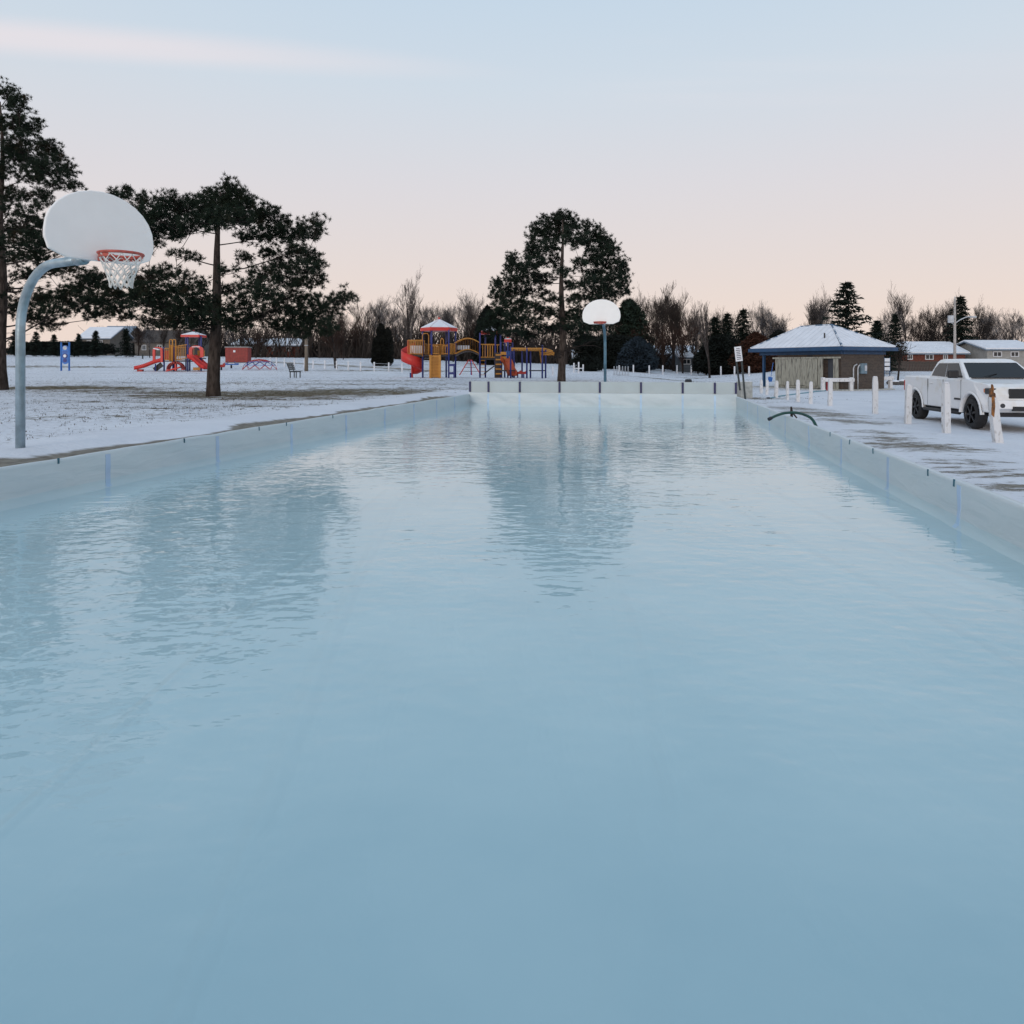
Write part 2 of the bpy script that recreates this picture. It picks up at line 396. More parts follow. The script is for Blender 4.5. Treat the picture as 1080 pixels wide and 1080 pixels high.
def ground_mat():
    m = bpy.data.materials.new('snowy_ground'); m.use_nodes = True
    t = m.node_tree; n = t.nodes; l = t.links; p = n['Principled BSDF']
    p.inputs['Roughness'].default_value = .85; p.inputs['Specular IOR Level'].default_value = .15
    g = n.new('ShaderNodeNewGeometry')
    def nz(scale, detail, stretch=(1, 1, 1), rough=.55):
        mp = n.new('ShaderNodeMapping'); mp.inputs['Scale'].default_value = stretch; l.new(g.outputs['Position'], mp.inputs[0])
        x = n.new('ShaderNodeTexNoise'); x.inputs['Scale'].default_value = scale; x.inputs['Detail'].default_value = detail; x.inputs['Roughness'].default_value = rough
        l.new(mp.outputs[0], x.inputs['Vector']); return x.outputs['Fac']
    def rng(x, a, b, lo=0., hi=1.):
        r = n.new('ShaderNodeMapRange'); r.interpolation_type = 'SMOOTHSTEP'; l.new(x, r.inputs[0])
        for i, v in enumerate((a, b, lo, hi)): r.inputs[i + 1].default_value = v
        return r.outputs[0]
    def math2(op, a, b):
        x = n.new('ShaderNodeMath'); x.operation = op
        for i, q in enumerate((a, b)):
            if isinstance(q, (int, float)): x.inputs[i].default_value = q
            else: l.new(q, x.inputs[i])
        return x.outputs[0]
    def attr(nm):
        a = n.new('ShaderNodeAttribute'); a.attribute_name = nm; return a.outputs['Fac']
    def mixc(f, a, b):
        x = n.new('ShaderNodeMix'); x.data_type = 'RGBA'; l.new(f, x.inputs[0])
        for i, q in ((6, a), (7, b)):
            if isinstance(q, tuple): x.inputs[i].default_value = (*q, 1)
            else: l.new(q, x.inputs[i])
        return x.outputs[2]
    fine = nz(3.2, 9, (.55, 1.0, 1), .72)
    wide = nz(.22, 5, (.6, 1.5, 1))
    speck = nz(11, 4, (.7, 1, 1), .6)
    bare = math2('ADD', math2('ADD', math2('MULTIPLY', fine, 1.35), math2('MULTIPLY', wide, .42)), math2('MULTIPLY', attr('bare'), .36))
    bmask = rng(bare, 1.03, 1.14)
    smask = math2('MULTIPLY', rng(speck, .565, .625), rng(wide, .32, .55, .2, 1.0))
    grassm = math2('MULTIPLY', math2('MAXIMUM', bmask, smask), attr('rough'))
    apron = math2('ADD', math2('MULTIPLY', nz(2.6, 10, (.5, 1.6, 1), .8), 1.25), math2('MULTIPLY', attr('apron'), .34))
    amask = math2('MULTIPLY', rng(apron, .83, .93), rng(attr('apron'), .05, .3))
    # bare strip between the left boards and the snow bank
    sp_ = n.new('ShaderNodeSeparateXYZ'); l.new(g.outputs['Position'], sp_.inputs[0])
    dl = math2('SUBTRACT', math2('ADD', math2('MULTIPLY', sp_.outputs['Y'], SL), -5.53 - SL * 8.04), sp_.outputs['X'])
    dl = math2('ADD', dl, math2('MULTIPLY', math2('SUBTRACT', nz(.55, 6, (.3, 1, 1), .6), .5), 1.5))
    strip_m = math2('MULTIPLY', rng(dl, .72, .86, 1., 0.), rng(sp_.outputs['Y'], 26.5, 28.0, 1., 0.))
    inside = rng(dl, -3.0, -2.0)
    amask = math2('MAXIMUM', amask, math2('MULTIPLY', strip_m, inside))
    snow = mixc(rng(nz(.6, 4), .3, .7), (.68, .685, .725), (.745, .75, .785))
    grass = mixc(rng(nz(5, 5), .35, .65), (.085, .070, .042), (.20, .165, .11))
    conc = mixc(rng(nz(7, 5), .3, .7), (.155, .135, .112), (.27, .245, .205))
    c = mixc(grassm, snow, grass); c = mixc(amask, c, conc)
    l.new(c, p.inputs['Base Color'])
    h = math2('ADD', math2('MULTIPLY', nz(2.5, 6), 1.0), math2('MULTIPLY', nz(14, 4), .3))
    h = math2('SUBTRACT', h, math2('MULTIPLY', math2('MAXIMUM', grassm, amask), .35))
    bp = n.new('ShaderNodeBump'); bp.inputs['Strength'].default_value = .5; bp.inputs['Distance'].default_value = .10
    l.new(h, bp.inputs['Height']); l.new(bp.outputs[0], p.inputs['Normal'])
    return m
M['ground'] = ground_mat()

# ------------------------------------------------------------------ the ground
BARE = [(62, 409, 6.0, 2.0, 1.05), (125, 412, 4, 2.0, .75), (170, 414, 4, 2.6, .85), (225, 417, 4.0, 2.6, 1.05), (290, 416, 5, 3.4, 1.05), (350, 414, 6, 3.8, 1.0), (410, 412, 4, 3.0, .8),
        (275, 421, 2.5, .6, .9), (60, 387, 12, 2.0, .75), (180, 404, 6, 1.6, .65), (420, 401, 6, 2.5, .5), (700, 400, 4, 1.8, .9), (730, 399, 3, 1.5, .8),
        (730, 393, 9, 3.0, .6), (400, 391, 9, 3.0, .5), (330, 421, 3, 1.2, .6), (390, 405, 5, 2, .5), (860, 389, 12, 4, .6), (790, 420, 3, 1.5, .6), (110, 424, 3, 1.0, .6), (160, 430, 2.5, .8, .5), (60, 440, 2.5, .8, .4), (240, 428, 3, 1, .5)]
APRON = [(838, 431, 1.8, 2.0, .9), (862, 436, 2.1, 1.9, .95), (895, 444, 1.9, 1.5, .9), (880, 439, 2.0, 1.6, .85), (920, 456, 1.6, 1.2, .75), (960, 470, 1.6, 1.1, .95), (990, 473, 1.4, .9, .9),
         (1035, 498, 1.1, .8, .85), (1010, 487, 1.2, .8, .8), (1070, 515, 1.0, .8, .85), (935, 462, 1.3, .8, .85), (800, 425, 1.5, 1.6, .6)]
bpts = [(gp(a, b), c, d, e) for a, b, c, d, e in BARE]; apts = [(gp(a, b), c, d, e) for a, b, c, d, e in APRON]
ys = []; y = -14.0
while y < 1500:
    ys.append(y); y += .42 if y < 34 else (.9 if y < 60 else (2.0 if y < 130 else (y - 128) * .25 + 2))
NC = 220
mb = MB(); bare_v = []; apr_v = []; rough_v = []
rows = []
for y in ys:
    w = 26 + 1.25 * max(y, 0); row = []
    for j in range(NC + 1):
        t = j / NC * 2 - 1; t = t * (.55 + .45 * t * t)
        x = w * t; x += 6 * math.copysign(0, x)
        row.append((x, y, gz(x, y)))
        bv = av = 0
        for p, a, b, s_ in bpts:
            q = ((x - p.x) / a) ** 2 + ((y - p.y) / b) ** 2
            if q < 6: bv = max(bv, s_ * math.exp(-q))
        for p, a, b, s_ in apts:
            q = ((x - p.x) / a) ** 2 + ((y - p.y) / b) ** 2
            if q < 6: av = max(av, s_ * math.exp(-q))
        d = lx(y) - x
        ro = 1.0
        if 0 < y < 33 and d > -1 and d < 3:
            ro = sm(1.9, 2.8, d)
        d2 = x - rx(y)
        if d2 > -.5 and y < 30: ro = .12
        if d2 > 4.0 and y < 45: ro = .10
        bare_v.append(bv); apr_v.append(av); rough_v.append(ro)
    rows.append(row)
mb.grid(rows)
ground = mb.build('ground', M['ground'], smooth=True)
for nm, vals in (('bare', bare_v), ('apron', apr_v), ('rough', rough_v)):
    at_ = ground.data.attributes.new(nm, 'FLOAT', 'POINT'); at_.data.foreach_set('value', vals)
tag(ground, kind='structure')

# ------------------------------------------------------------------ the rink
dv_ = Vector((SL, 1)).normalized(); pv_ = Vector((dv_.y, -dv_.x))     # along, and to the right
FR = Vector((rx(25.7), 25.7)); wdt = 9.92
FL = FR - pv_ * wdt
NL = Vector((lx(.9), .9)); NR = Vector((rx(.9), .9))
WZ = .12
rink = thing('outdoor_rink', 'flooded outdoor rink boxed in by low white plastic lined boards', 'ice rink', ((FL.x + NR.x) / 2, (FL.y + NR.y) / 2, 0))
ro_ = Vector((rink.location.x, rink.location.y, 0))
fl = MB(); e = .015
rws = []
for i in range(60):
    t = i / 59; a = NL.lerp(FL, t); b = NR.lerp(FR, t); rws.append([])
    for j in range(41):
        p = a.lerp(b, j / 40)
        rws[-1].append((p.x - ro_.x, p.y - ro_.y, .015 + .012 * noise.noise(Vector((p.x * .9, p.y * .5, 7)))))
fl.grid(rws); fl.build('liner_floor', M['liner_floor'], rink, smooth=True)
wat = MB(); cs = (NL, NR, FR, FL)
wat.v = [(c.x - ro_.x, c.y - ro_.y, WZ) for c in cs]; wat.f = [(0, 1, 2, 3)]
wobj = wat.build('water', M['water'], None, loc=tuple(ro_)); tag(wobj, kind='structure')

def wall(A, B, top, folds, fine):
    """returns f(s, z) for a liner wall from A to B; s in metres, inward is to the left of A->B turned to the rink"""
    t = (B - A).normalized(); n_ = Vector((t.y, -t.x)); mid = Vector((ro_.x, ro_.y))
    if (mid - A).dot(n_) < 0: n_ = -n_
    def f(s, z, off=0.0):
        v = max(0, min(1, z / top))
        q = Vector((s * 1.3 + z * 2.2, z * 1.2, A.x * 3))
        fo = folds * (noise.noise(q) + .5 * noise.noise(q * 2.7)) * (1 - v ** 4)
        fo += .06 * max(0, 1 - z / .07) ** 2
        p = A + t * s + n_ * (fo + off + .02)
        return Vector((p.x - ro_.x, p.y - ro_.y, z))
    return f, (B - A).length, t, n_
def top_at(s, top, seed, amp=.02):
    return top + amp * (noise.noise(Vector((s * .55, seed, 0))) + .6 * noise.noise(Vector((s * 1.6, seed, 4))))
def liner_wall(A, B, top, folds, seed, amp=.02, step=.14):
    f, Ln, t, n_ = wall(A, B, top, folds, 0)
    m_ = MB(); k = int(Ln / step) + 1; rws = []
    for i in range(k + 1):
        s = Ln * i / k; tp = top_at(s, top, seed, amp); r_ = []
        for z in (.01, .05, .09, .13, .18, .24, .30, .36, .42, .47, 1.0):
            r_.append(f(s, z / 1.0 * tp / 1.0 if z == 1.0 else z * tp / .5))
        out_ = A + t * s - n_ * .045
        r_.append(Vector((out_.x - ro_.x, out_.y - ro_.y, tp + .004)))
        r_.append(Vector((out_.x - ro_.x, out_.y - ro_.y, tp - .10)))
        # the row before last is the top edge: keep it at the top
        r_[-3] = f(s, tp)
        rws.append(r_)
    m_.grid(rws); m_.build('liner_wall', M['liner'], rink, smooth=True)
    # outer plywood boards, one for each bay
    nb = max(1, round(Ln / 2.4))
    rot = Matrix.Rotation(math.atan2(t.y, t.x), 3, 'Z')
    for i in range(nb):
        c = A + t * (Ln * (i + .5) / nb) - n_ * .028
        MB().box((c.x - ro_.x, c.y - ro_.y, (top - .06) / 2 + .005), (Ln / nb - .012, .025, top - .06), rot).build('board', M['grey_wood'], rink)
    return f, Ln, t, n_
def strip(f, s, z0, z1, w, material, name='post', off=.004, n=12):
    m_ = MB(); rws = []
    for i in range(n + 1):
        z = lerp(z0, z1, i / n); rws.append([f(s - w / 2, z, -.004), f(s - w / 2, z, off), f(s + w / 2, z, off), f(s + w / 2, z, -.004)])
    m_.grid(rws)
    return m_.build(name, material, rink)
def solve_s(A, B, px):
    t = (B - A).normalized(); k = (px - CX) / F
    return (k * A.y - A.x) / (t.x - k * t.y)
ST = .478
fL, LL, tL, nL = liner_wall(NL, FL, ST, .022, 1.0)
for px in (-60, 112, 228, 306.5, 364, 405, 436, 460, 479):
    s = solve_s(NL, FL, px); strip(fL, s, .02, ST - .035, .085, M['tape'])
for px in (60, 193, 272, 301, 350):
    s = solve_s(NL, FL, px) ; strip(fL, s, ST - .055, ST + .012, .022, M['clip'], 'clip', .008, 2)
fR, LR, tR, nR = liner_wall(NR, FR, ST - .015, .022, 2.0, .008)
for px in (1210, 1014, 938.5, 889, 854, 829, 813, 800, 789):
    s = solve_s(NR, FR, px); strip(fR, s, .02, ST - .045, .085, M['tape'])
for px in (877, 898, 922.5, 981, 1009):
    s = solve_s(NR, FR, px); strip(fR, s, ST - .075, ST - .004, .022, M['clip'], 'clip', .008, 2)
fF, LF, tF, nF = liner_wall(FL, FR, .545, .05, 3.0, .012, .09)
liner_wall(NL, NR, ST, .02, 4.0)
fpx = (496.5, 515, 548, 590, 632.5, 676, 720, 754, 778.5)
ss = [solve_s(FL, FR, p) for p in fpx]; ss[0] = .03; ss[-1] = LF - .03
rotF = Matrix.Rotation(math.atan2(tF.y, tF.x), 3, 'Z')
for a, b in zip(ss, ss[1:]):
    c = FL + tF * ((a + b) / 2) - nF * .062
    MB().box((c.x - ro_.x, c.y - ro_.y, .745), (b - a - .008, .024, .46), rotF).build('panel', M['panel_white'], rink, bevel=.004)
for s in ss:
    c = FL + tF * s - nF * .028
    MB().box((c.x - ro_.x, c.y - ro_.y, .765), (.075, .04, .40), rotF).build('post', M['post_navy'], rink, bevel=.004)
    if .1 < s < LF - .1: strip(fF, s, .03, .50, .07, M['tape_faint'], 'post_foot')

# ------------------------------------------------------------------ basketball hoops
def hoop(name, label, base, face, over, arm_z, bw, bh, polemat, net=True, pr=.057):
    """over: pole to backboard; arm_z: rim height above the base"""
    t = thing(name, label, 'basketball hoop', base, face, 'basketball hoops')
    r_ = .85; pts = [(0, 0, -.1), (0, 0, arm_z - r_)]
    for k in range(1, 11):
        a = PI / 2 * k / 10; pts.append((r_ - r_ * math.cos(a), 0, arm_z - r_ + r_ * math.sin(a)))
    pts.append((over - .42, 0, arm_z)); pole_ = MB().tube(pts, pr, 14).build('pole', polemat, t, smooth=True)
    MB().tube([(over - .56, 0, arm_z), (over - .40, 0, arm_z)], pr * 1.22, 14).build('collar', polemat, t, smooth=True)
    b = MB().tube([(over - .44, 0, arm_z), (over - .06, 0, arm_z + .02)], pr * .72, 10)
    b.tube([(over - .44, 0, arm_z), (over - .05, .30, arm_z + .34)], .02, 8).tube([(over - .44, 0, arm_z), (over - .05, -.30, arm_z + .34)], .02, 8)
    b.build('brace', M['galv'], t, smooth=True)
    # fan-shaped backboard
    poly = []; hb = bw / 2
    poly += [(-hb * .62, 0), (hb * .62, 0), (hb * .93, bh * .10), (hb, bh * .26)]
    for k in range(0, 15):
        a = PI * k / 14; poly.append((hb * math.cos(a), bh * .36 + bh * .64 * math.sin(a)))
    poly += [(-hb, bh * .26), (-hb * .93, bh * .10)]
    z0 = arm_z - .06
    bo = MB().prism(poly, lambda u, v, s: (over - .04 + .045 * s, u, z0 + v)).build('backboard', M['white_board'], t, bevel=.012)
    MB().box((over + .075, 0, arm_z - .015), (.14, .13, .09)).build('bracket', M['rim'], t, bevel=.01)
    rr = .235; cx = over + .15 + rr
    ring = [(cx + rr * math.cos(2 * PI * k / 28), rr * math.sin(2 * PI * k / 28), arm_z) for k in range(29)]
    rim_ = MB().tube(ring, .017, 8, cap=False)
    rim_.tube([(over + .10, .06, arm_z - .04), (cx - rr * .2, rr * .97, arm_z - .02)], .011, 6).tube([(over + .10, -.06, arm_z - .04), (cx - rr * .2, -rr * .97, arm_z - .02)], .011, 6)
    band = [[], []]
    for k in range(15):
        a = PI * (.35 + 1.3 * k / 14)
        for q, z in ((0, arm_z - .005), (1, arm_z - .055)): band[q].append((cx + rr * .99 * math.cos(a), rr * .99 * math.sin(a), z))
    rim_.grid(band)
    rm = rim_.build('rim', M['rim'], t, smooth=True)
    if net:
        nb_ = MB(); q = random.Random(3); K = 12; rads = [.235, .215, .185, .158, .138, .125, .118]
        pts = {}
        for i in range(7):
            for k in range(K):
                a = 2 * PI * (k + .5 * (i % 2)) / K + q.uniform(-.05, .05)
                pts[i, k] = (cx + rads[i] * math.cos(a) + q.uniform(-.008, .008), rads[i] * math.sin(a), arm_z - .02 - .062 * i + q.uniform(-.012, .012))
        for i in range(6):
            for k in range(K):
                k2 = (k + (1 if i % 2 else -1)) % K
                for kk in (k, k2):
                    nb_.tube([pts[i, k], pts[i + 1, kk]], .0062 if i < 2 else .0085, 4, cap=False)
        nb_.build('net', M['net'], rm)
    return t
P = Vector((X(21.5, 9.6), 9.6, 0)); P.z = gz(P.x, P.y) - .02
rimp = Vector((X(127.5, 8.39), 8.39, 0))
fa = math.atan2(rimp.y - P.y, rimp.x - P.x)
hoop('basketball_hoop', 'near basketball hoop on a galvanised gooseneck pole with white net', P, fa, (rimp - P).to_2d().length - .385, 2.90 - P.z, 1.30, .84, M['galv'])
Pf = Vector((X(638.2, 28.5), 28.5, 0)); Pf.z = gz(Pf.x, Pf.y)
hoop('basketball_hoop', 'far basketball hoop standing behind the end boards of the rink', Pf, math.atan2(-.97, -.25), 1.2, Z(340, 27.2) - Pf.z, 1.46, .95, M['blue_pole'], net=False)

# ------------------------------------------------------------------ pines drawn from clumps
def pompom(m_, c, n, ln, wd, q, up=.25, axis=None):
    for _ in range(n):
        d = Vector((q.gauss(0, 1), q.gauss(0, 1), q.gauss(0, 1) + up)).normalized()
        if axis is not None: d = (d + axis * .7).normalized()
        s = d.cross(Vector((q.uniform(-1, 1), q.uniform(-1, 1), q.uniform(-1, 1))))
        if s.length < 1e-4: continue
        s = s.normalized() * wd * .5; l_ = ln * q.uniform(.6, 1.1); b = c + d * ln * .08
        m_.tri(b - s, b + s, c + d * l_)
def pine(name, label, px, py, D, top_py, trunk_w, masses, seed, dens, needle, crownR, lean=0, matf='pine', group='pines in the park', base_z=None):
    q = random.Random(seed); s_ = S(D)
    base = Vector((X(px, D), D, gz(X(px, D), D) if base_z is None else base_z)); bpy_ = HY + (CAMH - base.z) * s_
    t = thing(name, label, 'pine tree', base, 0, group)
    H = (bpy_ - top_py) / s_
    def tp(h): return Vector((lean * h * h / H + .045 * (math.sin(h * 1.1 + seed) - math.sin(seed)), .05 * math.sin(h * .9 + seed * 2), h))
    tr = MB(); n = 14; r0 = trunk_w / 2 / s_
    pts = [tp(H * .97 * i / n) for i in range(n + 1)]; pts[0] = Vector((0, 0, -.2))
    rads = [r0 * (1.0 - .86 * (i / n) ** 1.35) * (1.18 if i == 0 else 1) for i in range(n + 1)]
    tr.tube(pts, rads, 10); tr.build('trunk', M['bark'], t, smooth=True)
    br = MB(); fo = MB(); cl = []
    for (mx_, my_, rx_, ry_) in masses:
        cx = (mx_ - px) / s_; lim = crownR * math.sqrt(max(.08, 1 - min(1, abs(cx) / crownR) ** 2)); cy = q.uniform(-.75, .75) * lim
        cl.append((Vector((X(mx_, D + cy) - base.x, cy, Z(my_, D + cy) - base.z)), rx_ * 1.4 / s_, ry_ * 1.35 / s_))
    cl.sort(key=lambda e: math.hypot(e[0].x, e[0].y)); nodes = []      # (point, radius)
    for c, a_, b_ in cl:
        dist = math.hypot(c.x, c.y); hs = max(H * .15, min(H * .95, c.z - dist * q.uniform(.10, .35))); p0 = tp(hs)
        best, bd_, br_ = p0, (c - p0).length * .9, r0 * .17 * (1 - .55 * hs / H)
        for npt, nr in nodes:
            if math.hypot(npt.x, npt.y) < dist - .15 and npt.z < c.z + .25:
                L_ = (c - npt).length
                if L_ < bd_: best, bd_, br_ = npt, L_, nr * .72
        br_ = max(.012, br_); sag = -bd_ * .05
        m1 = best.lerp(c, .35) + Vector((q.uniform(-.08, .08), q.uniform(-.08, .08), sag)); m2 = best.lerp(c, .7) + Vector((q.uniform(-.08, .08), q.uniform(-.08, .08), sag))
        br.tube([best, m1, m2, c], [br_, br_ * .88, br_ * .75, br_ * .6], 5, cap=False); nodes += [(m2, br_ * .75), (c, br_ * .6)]
        k = max(6, int(a_ * b_ * dens)); ends = []
        for i in range(k):
            d = Vector((q.gauss(0, 1), q.gauss(0, 1), q.gauss(0, 1))).normalized() * (q.random() ** .45)
            pc = c + Vector((d.x * a_, d.y * (a_ + b_) * .6, d.z * b_)); ends.append(pc)
            for _ in range(q.randint(2, 4)):      # shoots of one twig, standing up
                pompom(fo, pc + Vector((q.gauss(0, .09), q.gauss(0, .09), q.gauss(.02, .08))), 26, needle * q.uniform(.7, 1.15), needle * .115, q, .75)
        for pc in ends[::2]:
            o_ = m2.lerp(c, q.random()); m_ = o_.lerp(pc, .5) - Vector((0, 0, .03))
            br.tube([o_, m_, pc], [.014, .010, .006], 3, cap=False)
    # bare lower limbs
    for i in range(10):
        h = H * q.uniform(.14, .5); a = q.uniform(0, 2 * PI); ln = crownR * q.uniform(.35, .8); p0 = tp(h); pts = [p0]
        for k in range(1, 5): pts.append(p0 + Vector((math.cos(a + .1 * k) * ln * k / 4, math.sin(a + .1 * k) * ln * k / 4, ln * .10 * k / 4 * q.uniform(-1, 1.4))))
        br.tube(pts, [r0 * .18, r0 * .14, r0 * .1, r0 * .06, .006], 4, cap=False)
        for _ in range(6):
            o_ = pts[q.randint(1, 3)]; dd = Vector((math.cos(a + q.uniform(-1, 1)), math.sin(a + q.uniform(-1, 1)), q.uniform(-.3, .5))) * ln * .35
            br.tube([o_, o_ + dd * .6 + Vector((0, 0, .05)), o_ + dd], [.014, .010, .006], 3, cap=False)
    br.build('limbs', M['bark_dark'], t); fo.build('crown', M[matf], t)
    return t
A_ = [(244, 199, 9, 8), (233, 206, 11, 8), (252, 210, 13, 9), (240, 216, 16, 9), (262, 219, 14, 8), (222, 214, 12, 8), (208, 217, 12, 8), (196, 222, 13, 9), (283, 226, 12, 7), (270, 232, 18, 9), (245, 232, 20, 9),
      (225, 230, 16, 8), (205, 235, 15, 8), (299, 237, 11, 7), (318, 240, 10, 6), (334, 238, 7, 9), (329, 249, 8, 5), (310, 250, 14, 7), (288, 248, 15, 8), (268, 250, 15, 7),
      (182, 214, 8, 7), (166, 213, 7, 8), (150, 211, 8, 7), (136, 207, 7, 5), (122, 206, 8, 5), (146, 224, 10, 6), (162, 228, 14, 8), (180, 232, 13, 9), (158, 242, 12, 8), (176, 246, 13, 7), (160, 256, 10, 6), (190, 246, 10, 6),
      (326, 270, 12, 7), (308, 266, 14, 7), (334, 281, 7, 6), (318, 284, 14, 7), (298, 280, 14, 7), (282, 268, 12, 6), (334, 295, 9, 6), (316, 299, 14, 6), (296, 296, 14, 7), (276, 290, 13, 6), (258, 272, 9, 4), (262, 300, 11, 5),
      (322, 316, 14, 7), (340, 322, 11, 6), (354, 318, 9, 6), (367, 313, 7, 6), (352, 328, 9, 5), (300, 314, 15, 7), (280, 310, 13, 6), (262, 318, 12, 7), (290, 328, 16, 7), (312, 332, 16, 8), (335, 338, 14, 7), (320, 348, 15, 7), (345, 348, 10, 6), (298, 344, 14, 7), (270, 334, 14, 8), (250, 340, 13, 8),
      (176, 288, 12, 5), (160, 292, 13, 6), (196, 292, 11, 4), (146, 300, 12, 7), (164, 308, 16, 8), (186, 306, 13, 6), (204, 312, 12, 7), (150, 318, 15, 8), (174, 324, 17, 9), (198, 328, 15, 9), (216, 322, 10, 8), (212, 340, 12, 8), (190, 340, 14, 7), (166, 338, 14, 7), (232, 326, 10, 9), (238, 306, 9, 5), (244, 286, 8, 3), (204, 272, 9, 3), (186, 268, 9, 3), (214, 300, 7, 4)]
pine('broad_pine', 'broad pine with a thick bare trunk standing behind the near hoop', 225, 417, 26.5, 196, 13.5, A_, 11, 160, .175, 4.6, lean=.03)
B_ = [(592, 230, 10, 7), (579, 235, 9, 7), (603, 237, 9, 8), (567, 242, 8, 7), (590, 244, 12, 8), (574, 250, 12, 8), (605, 250, 10, 8), (618, 242, 6, 7), (620, 256, 9, 8), (633, 246, 6, 8), (637, 260, 9, 9), (646, 262, 6, 8), (561, 256, 6, 7), (565, 266, 10, 8), (582, 262, 9, 7), (580, 276, 9, 6), (562, 278, 9, 5),
      (626, 272, 10, 8), (644, 278, 10, 8), (655, 281, 6, 9), (658, 296, 6, 9), (646, 294, 11, 8), (628, 288, 11, 7), (612, 278, 7, 5), (650, 308, 10, 7), (634, 304, 11, 8), (616, 298, 10, 6), (640, 318, 9, 5), (622, 314, 10, 7), (606, 316, 7, 5),
      (540, 272, 6, 6), (538, 284, 7, 7), (550, 284, 9, 7), (562, 292, 10, 7), (546, 296, 10, 7), (574, 296, 9, 6), (528, 300, 8, 6), (524, 312, 6, 6), (536, 310, 9, 7), (552, 308, 10, 6), (570, 310, 8, 5), (532, 324, 10, 7), (548, 322, 11, 7), (564, 326, 9, 6), (526, 332, 8, 5), (542, 336, 11, 7), (560, 340, 10, 6), (528, 342, 8, 5),
      (594, 288, 7, 4), (600, 302, 7, 4), (584, 316, 6, 4), (578, 330, 9, 5), (596, 332, 10, 6), (612, 332, 10, 7), (628, 330, 9, 6), (600, 344, 13, 6), (582, 348, 12, 6), (618, 346, 12, 6), (560, 352, 12, 6), (540, 350, 10, 5), (634, 346, 8, 6), (610, 356, 11, 5), (515, 338, 6, 7), (510, 345, 5, 6), (520, 350, 8, 5)]
pine('tall_pine', 'tall pine with a rounded open crown beyond the end of the rink', 592, 403, 40, 226, 8.5, B_, 5, 135, .20, 3.7, matf='pine2')
C_ = [(20, 112, 8, 10), (8, 100, 10, 10), (30, 134, 10, 10), (12, 130, 14, 10), (22, 150, 16, 9), (48, 156, 12, 8), (58, 164, 9, 7), (36, 168, 16, 8), (10, 165, 14, 10), (66, 174, 9, 7), (50, 180, 14, 7), (28, 184, 14, 7), (72, 184, 8, 5), (58, 193, 12, 5), (78, 198, 8, 4), (40, 205, 14, 4), (15, 205, 14, 6), (20, 222, 14, 6), (44, 214, 10, 5),
      (30, 238, 16, 9), (10, 245, 14, 9), (48, 236, 8, 7), (28, 256, 16, 8), (50, 254, 10, 6), (60, 262, 12, 5), (40, 270, 16, 6), (15, 272, 12, 8), (50, 284, 16, 6), (70, 282, 10, 5), (30, 290, 14, 6),
      (92, 292, 12, 6), (104, 298, 14, 8), (86, 304, 14, 7), (66, 310, 14, 7), (46, 314, 14, 6), (30, 318, 12, 7), (118, 308, 13, 8), (102, 316, 15, 8), (80, 322, 14, 7), (60, 328, 14, 6), (36, 334, 14, 7), (122, 324, 13, 7), (104, 332, 13, 6), (50, 342, 14, 5), (134, 314, 9, 6), (12, 325, 12, 9), (0, 300, 14, 10), (-10, 220, 14, 10), (-14, 260, 14, 12), (-10, 180, 13, 10), (-8, 140, 11, 10), (-20, 310, 13, 10), (132, 334, 9, 5)]
pine('leaning_pine', 'tallest dark pine at the far left behind the galvanised pole', 2, 405, 33, 98, 12, C_, 21, 130, .19, 4.8)

# ------------------------------------------------------------------ leafless trees, spruces, hedges
def bare_tree(name, label, matname, H, seed, trunk_frac=.22, spread=.55, r0=.14, counts=(6, 5, 4, 4), up=.25, group=None, cat='tree', tmat='bark_dark'):
    q = random.Random(seed); t = thing(name, label, cat, (0, 0, 0), 0, group)
    tr = MB(); br = MB()
    def grow(p, d, ln, rad, lev):
        n = 5 if lev == 0 else (4 if lev == 1 else 3); pts = [p]; dd = d.copy(); rr = [rad]
        for i in range(n):
            dd = (dd + Vector((q.uniform(-1, 1), q.uniform(-1, 1), q.uniform(-.6, .9))) * (.13 if lev else .06) + Vector((0, 0, up * .25 * (lev > 0)))).normalized()
            pts.append(pts[-1] + dd * ln / n); rr.append(max(.009, rad * (1 - .62 * (i + 1) / n)))
        (tr if lev == 0 else br).tube(pts, rr, 8 if lev == 0 else (5 if lev == 1 else 3), cap=False)
        if lev >= len(counts): return
        c = counts[lev]
        for i in range(c):
            f = (trunk_frac + (1 - trunk_frac) * (i + q.random() * .8) / c) if lev == 0 else q.uniform(.25, 1.0)
            f = min(.98, f); k = min(n - 1, int(f * n)); o_ = pts[k].lerp(pts[k + 1], f * n - k)
            ax = Vector((q.gauss(0, 1), q.gauss(0, 1), q.gauss(0, .3))); ax = (ax - dd * ax.dot(dd)).normalized()
            nd = (dd * math.cos(spread * q.uniform(.7, 1.3)) + ax * math.sin(spread * q.uniform(.7, 1.35)) + Vector((0, 0, up * .5))).normalized()
            grow(o_, nd, ln * q.uniform(.42, .68) * (1.15 - .45 * f if lev == 0 else 1), max(.008, rr[k] * .55), lev + 1)
    grow(Vector((0, 0, -.1)), Vector((q.uniform(-.05, .05), 0, 1)).normalized(), H * .72, r0, 0)
    tr.build('trunk', M[tmat], t, smooth=True); br.build('branches', M[matname], t)
    return t
def place(t, px, py, D=None, rz=0, scale=1.0):
    p = gp(px, py) if D is None else Vector((X(px, D), D, gz(X(px, D), D)))
    t.location = p; t.rotation_euler = (0, 0, rz); t.scale = (scale,) * 3
    return t
